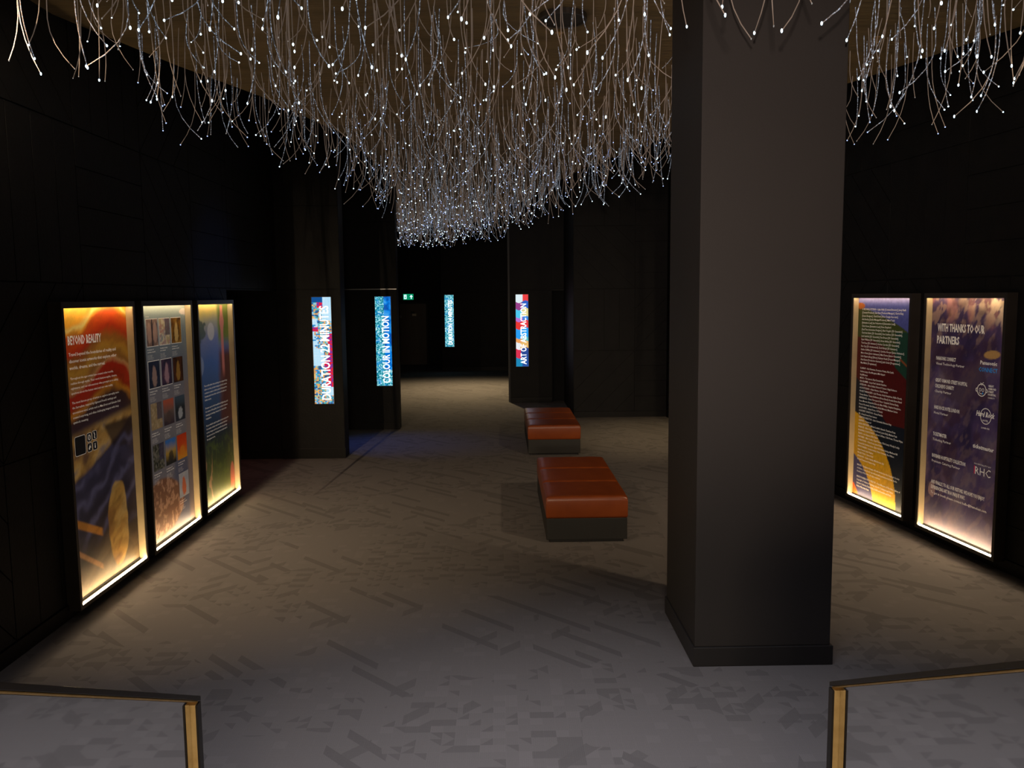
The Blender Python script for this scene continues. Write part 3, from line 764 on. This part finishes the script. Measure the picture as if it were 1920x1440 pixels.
p2 = light_box((XL, 7.335, 0), math.pi / 2, WL, 0.095, 2.30, art_slate, 'lit poster box with a grid of small pictures on slate grey, middle of left wall', GL)
PALS = [('halves', ((.05, .04, .08), (.25, .14, .10), (.4, .25, .18), (.55, .33, .24))), ('busy', ((.5, .4, .2), (.55, .25, .2), (.3, .35, .35), (.7, .6, .4))),
        ('figure', ((.03, .01, .005), (.25, .10, .01), (.4, .2, .03), (.7, .45, .15))), ('figure', ((.008, .012, .03), (.01, .02, .05), (.03, .03, .06), (.4, .25, .2))),
        ('figure', ((.02, .01, .03), (.04, .02, .06), (.1, .04, .07), (.45, .25, .28))), ('figure', ((.015, .005, .004), (.06, .02, .01), (.12, .03, .01), (.4, .2, .04))),
        ('busy', ((.3, .2, .08), (.4, .28, .14), (.35, .22, .1), (.5, .36, .2))), ('field', ((.05, .03, .04), (.15, .1, .08), (.5, .10, .05), (.1, .06, .05))),
        ('field', ((.03, .035, .05), (.02, .025, .03), (.06, .09, .12), (.5, .5, .5))), ('busy', ((.02, .025, .02), (.05, .05, .03), (.1, .1, .09), (.2, .18, .14))),
        ('field', ((.02, .02, .02), (.5, .3, .05), (.05, .18, .5), (.02, .02, .02))), ('field', ((.75, .28, .02), (.75, .08, .01), (.65, .05, .01), (.8, .25, .02))),
        ('figure', ((.35, .36, .4), (.4, .4, .42), (.45, .45, .42), (.65, .12, .02)))]
slots = [(c_, r_) for r_ in range(4) for c_ in range(3)] + [(2, 4)]
for k, (c_, r_) in enumerate(slots):
    x0 = .186 + c_ * .282; z1 = 2.165 - r_ * .383
    g = MB(); disc(g, [(x0 - .006, z1 - .250), (x0 + .252, z1 - .250), (x0 + .252, z1 + .006), (x0 - .006, z1 + .006)], PY + .0008)
    if r_ == 0 or k in (3, 4): g.build('white_border', M['ink_white'], p2)
    grid_picture('picture_print', p2, x0, x0 + .246, z1 - .244, z1, 22, 22, small_art(PALS[k][0], 60 + 7 * k, PALS[k][1]), 'poster', PY - .0006, 0.0004)
    text('caption_text', ['Untitled study\nof a dream'][0] if k % 2 else 'A dream of\nanother world', p2, x0, z1 - .280, .17, .012, y=PY, bold=0.02, line=.022)
    text('caption_text', 'oil on canvas\nby the artist\nin the collection\nof the museum', p2, x0, z1 - .328, .13, .007, y=PY, line=.012)
text('caption_text', 'ARTWORKS', p2, .184, 2.184, .075, .010, y=PY, bold=0.02)

p3 = light_box((XL, 8.665, 0), math.pi / 2, 1.11, 0.095, 2.30, art_garden, 'lit poster box with blue and green painting, last before the doorway on left wall', GL)
para = 'The worlds within these paintings were imagined long\nbefore our time, yet their strange and vivid creatures\ncontinue to amaze us. Artists painted dream gardens,\nfountains and towers that could never be built, and\nhidden stories.'
text('paragraph_text', para, p3, .235, 1.405, .74, .020, y=PY, bold=0.012, line=.038)
text('paragraph_text', 'Dreams can be both beautiful and frightening, and\nthe artists of this gallery show us places between\nsleeping and waking, between the real and the\nimagination.', p3, .238, 1.165, .73, .020, y=PY, bold=0.012, line=.038)
text('paragraph_text', 'As you walk through the gallery look around you for\nthe smallest details, watch the walls and the floor\nas they change, and lose yourself in the paintings\nthat surround you. Nothing here is quite what it\nfirst appears to be.', p3, .24, .975, .73, .020, y=PY, bold=0.012, line=.038)

# right wall
RZ = math.atan2(-RD.y, -RD.x)
def rloc(s): q = rw(s); return (q.x, q.y, 0)
WR = 1.03
p4 = light_box(rloc(2.576), RZ, WR, 0.115, 2.30, art_arcs, 'lit poster box of dense credits over dark arcs and a yellow curve, beside the column', GR)
cr = """LUKE HALLS STUDIO \u2013 Luke Halls [Content Director], Jenny Rush
[Content Producer], Zak Hein [Technical Manager], Cherie King
[Scenic Designer], Charli Davis [Video Design Associate],
Ash Bentley [Studio Manager/Producer], Mark Todd
[Animation Lead], Ian Underwood [Generative Lead],
Chris Horne [Animation Lead], Dave Shepherd
[Real Time Interaction Designer], Alex Uragallo [3D Generalist],
Charlotte Butler [3D Generalist], Dan Scarfeno [2D Generalist],
Josh Stanfield [3D Generalist], Dan Bream [3D Generalist],
Ryan Williams [3D Generalist], Arran Ashley [3D Generalist],
Tom Rees [3D Animator], Andrea Carrollo [3D Generalist],
Ben Clay [3D Architectural], Zsolt Balogh [3D Animator],
Kathie Griffiths [3D Animator], Caroline Hooper [Junior Animator],
Marco Reina [Junior Animator], Matt Davies [Junior Generalist],
Ludo Rapatouillogy [Editor], Kathryn Heath [Project Manager],
Alex Kamm [Production Assistant], Jack Carter [Programmer],
Max Mathis [Programmer]"""
text('credits_text', cr, p4, .080, 2.157, .80, .021, y=PY, bold=0.012, line=.0362)
cr2 = """K-ARRAY \u2013 Rob Newman, Domenico Poiana, Alex Lamb,
Andrea Lange, Alex Morgante, Miki Gaspari
Reij Michaeus
MUSIC \u2013 Tim Lamont, Rhys Davenbridge
PROGRAMME \u2013 Jorge Pearl, Isabella Hamilton
INTERIORS \u2013 Almu Siciliani, Robert O'Connor, Hugh Robinson
ACOUSTICIANS \u2013 Adam Hansen, Chad Pearson
PROJECT MANAGERS \u2013 Jack Thomas, Andy Humphries, Hallie Church,
Thomas Barker, Tamara Bobbinson (House Bond), Rosaria Emma Shand
EXPERIENCE \u2013 Emma Thorogood, Fraser Campbell, Darren Barby,
Reece Mowett, Alexandra Edmonds, Marc Phillips, Stephen Humphries,
Francis Woodwell, Sam Edwards, Khalid Mourad, Matthew Sutton
PRODUCERS \u2013 Alexis Picton, Oli Pinnick
CONTENT CURATION \u2013 Rosey Parades
PR \u2013 Dewy Down Peter Lawson
CREATIVE DIRECTOR \u2013 Liam Camswick, Rebecca Gray
GRAPHIC \u2013 Kenwood
LEGAL PARTNERS \u2013 Michael Ledwith, Hannah Chambers Dean
FINANCE \u2013 Alison Hayes, Simon Beach, Jessie Kelly, Mathew Peak
BUILDING CONSULTANTS \u2013 James Coffman, Colin Rowe, Thomas Wynn
TRADE \u2013 Joe Simpson, Billy Turner
PARTNERS \u2013 Matt Coulby, Chad Thomas, Chris Leary, Wendy Coulby
OPERATIONS \u2013 Olivia Perez, James Parker
Tommy Bell, Andrew Jones, Claire Hall, Henry Stanley, Matthew Hill
WITH THANKS \u2013 Joanne Linden, Helen Cornwall, Ben Wilson
Adam Powell, Sarah Hughes
PROJECTION \u2013 Simon Reid
SPONSORS \u2013 Sophie Stanley, Mick Brown, Lily
Richard Townsend Clayton King"""
text('credits_text', cr2, p4, .080, 1.52, .83, .0205, y=PY, bold=0.012, line=.0358)
text('credits_text', 'IMAGES \u2013 Bridgeman Images. All with works here by Copyright Society\nof Artists. Licensed and reproduced with permission by Dacs, Berlin\nAcademy of Fine Arts, all rights reserved', p4, .080, .452, .80, .0205, y=PY, bold=0.012, line=.0358)
text('credits_text', 'MADE POSSIBLE WITH HELP BY \u2013 Paris Museum of Fine Arts, Gallery of\nCopyright of Gallery of Paintings, the Art Commons and Vision\nSystems Collection Partnership, Berlin and London and Paris\nWall of Fine Arts Paris', p4, .080, .322, .82, .0205, y=PY, bold=0.02, line=.0358)

p5 = light_box(rloc(1.283), RZ, WR, 0.115, 2.30, art_violet, 'lit poster box on violet painting headed WITH THANKS TO OUR PARTNERS, far right', GR)
dx = .033
text('heading_text', 'WITH THANKS TO OUR', p5, .060 + dx, 1.983, .64, .072, y=PY, bold=0.03)
text('heading_text', 'PARTNERS', p5, .060 + dx, 1.870, .315, .072, y=PY, bold=0.03)
def partner(h, hw, hz, s, sw, sz):
    text('partner_name', h, p5, .060 + dx, hz, hw, .034, y=PY, bold=0.025, line=.054)
    text('partner_role', s, p5, .060 + dx, sz, sw, .024, y=PY, bold=0.008)
partner('PANASONIC CONNECT', .28, 1.715, 'Visual Technology Partner', .40, 1.670)
partner("GREAT ORMOND STREET HOSPITAL\nCHILDREN'S CHARITY", .45, 1.510, 'Charity Partner', .238, 1.411)
partner('HARD ROCK HOTEL LONDON', .36, 1.255, 'Hotel Partner', .206, 1.208)
partner('TICKETMASTER', .20, 1.002, 'Ticketing Partner', .265, .955)
partner('RHUBARB HOSPITALITY COLLECTION', .475, .796, 'Premium Catering Partner', .405, .750)
text('closing_text', 'AND FINALLY, TO ALL OUR VISITORS. WE HOPE YOU ENJOY\nEXPERIENCING ART IN A UNIQUE WAY.', p5, .062 + dx, .546, .74, .034, y=PY, bold=0.025, line=.051)
text('closing_text', 'To get in touch please contact hello@frameless.com', p5, .062 + dx, .447, .77, .024, y=PY, bold=0.012)
text('logo_text', 'Panasonic', p5, .664 + dx, 1.720, .207, .033, y=PY, bold=0.03)
text('logo_text', 'CONNECT', p5, .650 + dx, 1.658, .230, .038, mat='ink_blue', y=PY, bold=0.02)
fc = MB(); fx0, fz0 = .697 + dx, 1.497
ribbon(fc, ell(fx0, fz0, .055, .052, 32), .008, PY, True)
ribbon(fc, ell(fx0 - .060, fz0 - .002, .013, .014, 12, math.radians(70), math.radians(290)), .007, PY - .0004)
ribbon(fc, ell(fx0 + .060, fz0 - .002, .013, .014, 12, math.radians(-110), math.radians(110)), .007, PY - .0004)
ribbon(fc, [(fx0, fz0 + .040), (fx0 - .002, fz0 + .055), (fx0 - .018, fz0 + .062)], .006, PY - .0004)
ribbon(fc, [(fx0, fz0 + .045), (fx0 + .012, fz0 + .062), (fx0 + .024, fz0 + .068)], .006, PY - .0008)
for e in (-.018, .018): ribbon(fc, ell(fx0 + e, fz0 + .002, .012, .013, 14), .005, PY - .0004, True)
ribbon(fc, ell(fx0 - .004, fz0 - .012, .026, .020, 12, math.radians(195), math.radians(300)), .006, PY - .0004)
fc.build('face_emblem', M['ink_white'], p5)
td = MB(); disc(td, [(fx0 + .018, fz0 - .014), (fx0 + .009, fz0 - .028), (fx0 + .013, fz0 - .036), (fx0 + .021, fz0 - .036), (fx0 + .026, fz0 - .028)], PY - .001); td.build('teardrop', M['ink_blue'], p5)
text('logo_text', 'GREAT\nORMOND\nSTREET\nHOSPITAL', p5, .778 + dx, 1.535, .098, .017, y=PY, bold=0.03, line=.0245)
text('logo_text', 'CHARITY', p5, .778 + dx, 1.435, .085, .014, y=PY)
hr = MB(); ribbon(hr, ell(.765 + dx, 1.278, .066, .067, 36), .007, PY, True); hr.build('ring_emblem', M['ink_white'], p5)
text('logo_text', 'Hard Rock', p5, .645 + dx, 1.272, .232, .045, y=PY - .0012, bold=0.035, shear=.25)
text('logo_text', 'HOTEL', p5, .730 + dx, 1.232, .070, .016, y=PY - .001, bold=0.02)
text('logo_text', 'LONDON', p5, .716 + dx, 1.168, .100, .014, y=PY, bold=0.02)
text('logo_text', 'ticketmaster', p5, .620 + dx, .985, .265, .036, y=PY, bold=0.03, shear=.1)
text('logo_text', 'HOSPITALITY BY', p5, .652 + dx, .843, .210, .013, y=PY)
text('logo_text', 'RHC', p5, .664 + dx, .757, .196, .072, y=PY, bold=0.0)
rb = MB(); disc(rb, [(.650 + dx, .757), (.663 + dx, .757), (.663 + dx, .829), (.650 + dx, .829)], PY - .0006); rb.build('red_bar', M['ink_red'], p5)

# ---------------------------------------------------------------- unseen shuttered lamps added at the stair end to cut the floor light
def washer(p, d, power, side, label):
    """added unseen lamp with a shutter blade on its wall side; the blade ends the beam sharply a hand's breadth from the wall"""
    d = Vector(d).normalized()
    r = empty('added_shutter_lamp', (p[0], p[1], 4.25), math.atan2(d.y, d.x)); tag(r, label, 'added lamp')
    t = side                                     # +1: wall lies to the left of the beam
    ys = sorted((t * .0035, t * .0050))
    MB().box(-.25, .70, ys[0], ys[1], -.15, .05).build('added_shutter_blade', M['high'], r)
    ys = sorted((t * .0035, -t * .05))
    MB().box(-.25, -.16, ys[0], ys[1], -.06, .1495).build('housing', M['high'], r)
    l = bpy.data.lights.new('added_beam_light', 'AREA'); l.shape = 'RECTANGLE'; l.size = .22; l.size_y = .002; l.energy = power; l.color = (1.0, 0.76, 0.50); l.spread = math.radians(82)
    o = bpy.data.objects.new('added_beam_light', l); COL.objects.link(o); o.parent = r
    o.rotation_euler = (0, -math.radians(48), 0)
washer((-2.90, 4.2), (0, 1), 46, 1, 'unseen added black shuttered lamp near the left wall above the stair foot')
wa = rw(-2.3, .31)
washer((wa.x, wa.y), (RD.x, RD.y), 40, -1, 'unseen added black shuttered lamp near the right wall above the stair foot')

# ---------------------------------------------------------------- LED screens
def led_dots(U, V):
    rs = np.random.RandomState(5)
    gx = np.floor(U * 13).astype(int); gz = np.floor(V * 74).astype(int)
    tab = rs.rand(16, 90); tb2 = rs.rand(16, 90)
    r = tab[gx % 16, gz % 90]; r2 = tb2[gx % 16, gz % 90]
    fx = (U * 13) % 1 - .5; fz = (V * 74) % 1 - .5
    dot = (fx ** 2 + fz ** 2) < .16
    pal_l = np.array([(.02, .25, .6), (.7, .35, .12), (.1, .5, .5), (.9, .5, .15), (.03, .1, .25), (.3, .6, .85)])
    c = pal_l[(r * 6).astype(int) % 6]
    white = np.array((.85, .92, 1.0)); cy = np.array((.25, .72, 1.0))
    wm = ((V > .78) & (U > .5)) | ((V > .36) & (V < .52) & (U < .55)) | ((V > .52) & (V < .80) & (U < .25) & (r > .2)) | ((V < .18) & (V > .08) & (U > .62))
    cw = np.where(dot[..., None], cy, white)
    c = np.where(wm[..., None], cw, c)
    red = (((V < .50) & (V > .16) & (U > .68 + .12 * np.sin(V * 30))) | ((V > .90) & (V < .95) & (U > .25) & (U < .55)) | ((V > .68) & (V < .72) & (U < .3)) | ((V > .5) & (V < .66) & (U > .80 - (V - .5) * .3)))
    rc = np.where((r2 > .45)[..., None], np.array((.85, .01, .03)), np.array((.25, .03, .3)))
    c = np.where(red[..., None], rc, c)
    c = np.where(((V > .95) & (U < .55))[..., None], np.array((.0, .08, .3)), c)
    return c
def led_blue(seed, splitx):
    def fn(U, V):
        n = fbm(U * 5, V * 30, seed); f = fbm(U * 16, V * 90, seed + 5)
        c = ramp(f, [(.3, (.0, .12, .22)), (.48, (.02, .42, .50)), (.6, (.25, .72, .85)), (.75, (.7, .95, 1.0))])
        blue = ramp(n, [(.3, (.0, .09, .45)), (.6, (.0, .25, .85)), (.8, (.1, .5, .95))])
        m = (U > splitx) & (V > .18)
        c = np.where(m[..., None], blue, c)
        c = mixc(c, (.0, .25, .8), sstep(n, .58, .68) * .5)
        return c
    return fn
def led_blocks(U, V):
    P = [(.95, .90, .55, (.75, .9, .95), (.85, .03, .04)), (.90, .80, .5, (.30, .03, .25), (.0, .10, .55)), (.80, .69, .5, (.05, .6, .9), (.80, .70, .30)), (.69, .635, .55, (.5, .15, .65), (.02, .25, .8)),
         (.635, .53, .5, (.85, .02, .02), (.8, .03, .05)), (.53, .40, .6, (.0, .35, .95), (.0, .35, .95)), (.40, .345, .5, (.85, .35, .1), (.1, .5, .55)), (.345, .25, .35, (.85, .9, .95), (.85, .5, .15)), (.25, .13, .38, (.75, .02, .08), (.01, .06, .3)), (.13, -.1, .5, (.0, .25, .5), (.01, .08, .35))]
    w = V + .018 * np.sin(U * 6)
    c = np.zeros(U.shape + (3,)) + np.array((.75, .9, .95))
    for (t, b, s, l, r) in [(1.2, .90, .55, (.75, .9, .95), (.85, .03, .04))] + P[1:]:
        m = (w <= t) & (w > b)
        c = np.where((m & (U < s))[..., None], np.array(l), c); c = np.where((m & (U >= s))[..., None], np.array(r), c)
    return c
def screen(loc, W, H, art, body, tx, tz, tl, cap, label, nx=54, nz=300):
    r = empty('led_sign', loc, 0); tag(r, label, 'sign', 'vertical screens on the dark walls')
    b = MB(); b.box(-.012, W + .012, -.030, -.009, -.012, H + .012); b.build('housing', M['box'], r, 0.003)
    grid_picture('screen_face', r, 0, W, 0, H, nx, nz, art, 'screen', -.0325, .002)
    text('sign_lettering', body, r, tx, tz, tl, cap, mat='led_white', y=-.034, bold=0.016, vertical=True, res=2)
    return r
screen((-2.722, 12.1, .812), .275, 1.545, led_dots, 'DURATION 22 MINUTES', .235, .06, 1.36, .135, 'vertical multicoloured screen reading DURATION 22 MINUTES on the near left pier')
screen((-2.212, 14.75, .786), .275, 1.573, led_blue(71, .55), 'COLOUR IN MOTION', .235, .05, 1.18, .13, 'vertical teal and blue screen reading COLOUR IN MOTION left of the exit passage')
screen((-1.775, 26.4, .775), .285, 1.63, led_blue(83, 1.5), 'DURATION 14 MINUTES', .232, .07, 1.40, .13, 'small vertical teal screen reading DURATION 14 MINUTES on the far wall')
screen((.325, 18.35, .80), .272, 1.58, led_blocks, 'ART OF ABSTRACTION', .225, .05, 1.33, .13, 'vertical colour-block screen reading ART OF ABSTRACTION behind the benches')

# ---------------------------------------------------------------- ceiling fittings
sp = empty('ceiling_speaker', (0.48, 6.39, 4.4)); tag(sp, 'round dark speaker grille set in the ceiling above the fibre strands', 'ceiling speaker')
m_ = MB(); m_.smooth = False
m_.prism([(.165 * math.cos(2 * math.pi * q / 32), .165 * math.sin(2 * math.pi * q / 32)) for q in range(32)], -0.03, -0.0005).build('grille', M['grille'], sp)
rg = MB(); N = 32
for q in range(N):
    a = 2 * math.pi * q / N; rg.v += [(.166 * math.cos(a), .166 * math.sin(a), -.001), (.166 * math.cos(a), .166 * math.sin(a), -.04), (.18 * math.cos(a), .18 * math.sin(a), -.04), (.18 * math.cos(a), .18 * math.sin(a), -.001)]
for q in range(N):
    r = (q + 1) % N
    for e in range(4): g = (e + 1) % 4; rg.f.append((4 * q + e, 4 * q + g, 4 * r + g, 4 * r + e))
rg.build('rim', M['box'], sp)
SPK = [((-2.127, 6.48), 'small brass sprinkler head in the ceiling, leftmost of the three'), ((0.485, 6.78), 'small brass sprinkler head in the ceiling beside the round speaker'), ((3.076, 6.966), 'small brass sprinkler head in the ceiling right of the column')]
for (x, y), lb in SPK:
    o = empty('sprinkler_head', (x, y, 4.4)); tag(o, lb, 'sprinkler', 'ceiling sprinklers')
    q = MB(); q.prism([(.035 * math.cos(2 * math.pi * e / 16), .035 * math.sin(2 * math.pi * e / 16)) for e in range(16)], -.006, -.0005).build('escutcheon', M['brass'], o)
    q = MB(); q.tube([(0, 0, -.0065), (0, 0, -.03)], .007, 8); q.tube([(-.012, 0, -.012), (-.014, 0, -.03), (0, 0, -.04), (.014, 0, -.03), (.012, 0, -.012)], .002, 5)
    q.prism([(.014 * math.cos(2 * math.pi * e / 12), .014 * math.sin(2 * math.pi * e / 12)) for e in range(12)], -.043, -.040).build('nozzle', M['brass'], o)

# ---------------------------------------------------------------- stair balustrades
def balustrade(x, ytop, label, side):
    r = empty('glass_balustrade', (x, 0, 0)); tag(r, label, 'balustrade', 'glass balustrades beside the stairs')
    sl = 0.527; y0 = ytop; z0 = 1.108; y1 = 0.55
    def rail(a, b, c, d, name, m):      # sheared bar: x a..b, height offset c..d, follows the slope
        g = MB(); n = 0
        for (yy, zz) in ((y0, z0), (y1, z0 + sl * (y0 - y1))):
            g.v += [(a, yy, zz + c), (b, yy, zz + c), (b, yy, zz + d), (a, yy, zz + d)]
        g.f += [(0, 1, 2, 3), (7, 6, 5, 4), (0, 4, 5, 1), (1, 5, 6, 2), (2, 6, 7, 3), (3, 7, 4, 0)]
        return g.build(name, m, r, 0.0015)
    rail(-.029, .029, -.016, 0.0, 'handrail', M['rail'])
    rail(-.020, .020, -.022, -.0165, 'rail_channel', M['brass'])
    s = -1 if side == 'left' else 1
    # end post: brass face, dark outer edge towards the stairs
    MB().box(-.024, .022, y0 - .030, y0 - .004, 0.0, z0 - .0165).build('end_post', M['brass'], r, 0.001)
    xa, xb = ((.0225, .029) if side == 'left' else (-.031, -.0245))
    MB().box(xa, xb, y0 - .032, y0 - .002, 0.0, z0 - .0165).build('post_edge', M['rail'], r)
    g = MB(); ya = y0 - .034; yb = y1 + .02
    za, zb = z0 + sl * (y0 - ya), z0 + sl * (y0 - yb)
    for xx in (-.006, .006):
        g.v += [(xx, ya, .06), (xx, ya, za - .0235), (xx, yb, zb - .0235), (xx, yb, .9)]
    g.f += [(0, 1, 2, 3), (7, 6, 5, 4), (0, 4, 5, 1), (1, 5, 6, 2), (2, 6, 7, 3), (3, 7, 4, 0)]
    g.build('glass_pane', M['glass'], r)
balustrade(-.981, 2.50, 'glass balustrade with dark handrail and brass end post at lower left', 'left')
balustrade(1.064, 2.53, 'glass balustrade with dark handrail and brass end post at lower right', 'right')

# ---------------------------------------------------------------- fibre-optic strands
def in_poly(x, y, poly):
    c = False; j = len(poly) - 1
    for i in range(len(poly)):
        xi, yi = poly[i]; xj, yj = poly[j]
        if (yi > y) != (yj > y) and x < (xj - xi) * (y - yi) / (yj - yi) + xi: c = not c
        j = i
    return c
rnd = random.Random(21)
def strand_path(L, curl, ph, kink):
    pts = []; n = 8
    for q in range(n):
        t = q / (n - 1)
        bend = curl * max(0, t - .4) ** 2 * 1.65
        sway = kink * math.sin(t * 3.0) * .03
        dxy = bend * L
        pts.append((math.cos(ph) * dxy + math.cos(ph + 1.8) * sway, math.sin(ph) * dxy + math.sin(ph + 1.8) * sway, -L * (t - .12 * curl * max(0, t - .5) ** 2)))
    return pts
inset = [(-2.95, 4.15), (4.05, 4.15), (4.12, 6.3), (3.4, 8.3), (2.18, 11.0), (1.33, 13.7), (0.15, 19.6), (-1.5, 23.7), (-3.3, 23.9), (-3.3, 15.3), (-1.9, 15.2), (-1.9, 14.6), (-2.05, 10.7), (-2.46, 8.84), (-2.85, 7.66), (-2.95, 6.9)]
cand = []
step = 0.200
yy = 4.15
while yy < 24.2:
    xx = -3.15
    while xx < 4.2:
        x = xx + rnd.uniform(-.5, .5) * step * 1.2; y = yy + rnd.uniform(-.5, .5) * step * 1.2
        if in_poly(x, y, inset) and math.hypot(x + 2.7, y - 4.5) > .62 and math.hypot(x - 4.1, y - 4.5) > .62 and not (0.98 < x < 2.28 and 4.90 < y < 6.15):
            L = rnd.uniform(.38, .76) if rnd.random() < .88 else rnd.uniform(.18, .38)
            cand.append((x, y, L, rnd.uniform(.1, .75), rnd.uniform(0, 6.283), rnd.uniform(-1, 1), rnd.random()))
        xx += step
    yy += step
def in_view(x, y, L):
    z = 4.4 - L
    px = 939 + x / y * 1569; py = 556 - (z - 2.34) / y * 1569
    return py > 2 and -20 < px < 1940
vis = sorted([c for c in cand if in_view(c[0], c[1], c[2])], key=lambda c: c[1])
near = vis[:300]; nearset = set(id(c) for c in near)
rest = [c for c in cand if id(c) not in nearset and c[1] > 4.3]
# prototypes
protos = []
pr_ = random.Random(3)
for k in range(16):
    curl = [.12, .3, .45, .6, .85, .2, .5, .35][k % 8]; kink = pr_.uniform(-1.2, 1.2)
    pts = strand_path(.5, curl, 0, kink)
    mb = MB(); mb.smooth = True; mb.tube(pts, [.0030] * 7 + [.0022], 6); me = mb.mesh('fibre_optic_strand')
    style = k % 16
    me.materials.append(M['strand_blue'] if k % 3 == 0 else M['strand'])
    tb = MB(); tb.smooth = True
    bright = 0 if k in (2, 7, 10, 13) else (2 if k % 2 == 0 else 1)
    tb.ball(pts[-1], [.0034, .0050, .0060][bright], 8, 6, 1.35); tm = tb.mesh('glowing_tip'); tm.materials.append(M[['tip_dim', 'tip_mid', 'tip'][bright]] if bright != 1 else M['tip'])
    protos.append((me, tm))
base_objs = []
for me, tm in protos:
    o = bpy.data.objects.new('fibre_optic_strand', me); t = bpy.data.objects.new('glowing_tip', tm)
    base_objs.append((o, t))
for k, (x, y, L, curl, ph, kink, u) in enumerate(near):
    s, t = base_objs[int(u * 16) % 16]
    o = s.copy(); c = t.copy(); COL.objects.link(o); COL.objects.link(c); c.parent = o
    o.location = (x, y, 4.3995); o.rotation_euler = (0, 0, ph); o.scale = (1, 1, L / .5)
    o['label'] = 'thin pale fibre-optic strand with curled tip hanging in the front rows of the ceiling canopy'
    o['category'] = 'light strand'; o['group'] = 'fibre-optic strands in the front rows of the canopy'
for s, t in base_objs:
    bpy.data.objects.remove(s); bpy.data.objects.remove(t)
root = empty('fibre_optic_canopy', (0, 12.0, 4.3995)); tag(root, 'dense mass of fibre-optic strands hanging from the ceiling behind the front rows', 'light strands'); root['kind'] = 'stuff'
A = MB(); B = MB(); T0 = MB(); T1 = MB(); T2 = MB()
for m in (A, B, T0, T1, T2): m.smooth = True
for (x, y, L, curl, ph, kink, u) in rest:
    pts = [(p[0] + x, p[1] + y - 12.0, p[2]) for p in strand_path(L, curl, ph, kink)]
    fat = 1 + max(0, (y - 8) * .05)
    (B if (u * 7.13) % 1 < .33 else A).tube(pts, .0027 * fat, 4, caps=False)
    q = (u * 31.7) % 1
    if q < .32: T0.ball(pts[-1], .004 * fat, 5, 4)
    elif q < .72: T1.ball(pts[-1], .0056 * fat, 5, 4)
    else: T2.ball(pts[-1], .006 * fat, 5, 4)
for nm, mb, mt in (('strands', A, 'strand'), ('strands', B, 'strand_blue'), ('strand_tips', T0, 'tip_dim'), ('strand_tips', T1, 'tip_mid'), ('strand_tips', T2, 'tip')):
    o = mb.build(nm, M[mt], root); o['kind'] = 'stuff'
print('strands', len(near), len(rest))

# lettering, prints and symbols belong to the face they are printed on
for o in list(bpy.data.objects):
    if o.parent is None: continue
    face = None
    for c in o.parent.children:
        if c.name.split('.')[0] in ('printed_poster', 'screen_face', 'lit_face'): face = c
    if face is not None and face is not o and any(k in o.name for k in ('text', 'lettering', 'caption', 'partner', 'picture', 'border', 'emblem', 'teardrop', 'icon', 'red_bar', 'symbol', 'figure', 'arrow')):
        o.parent = face
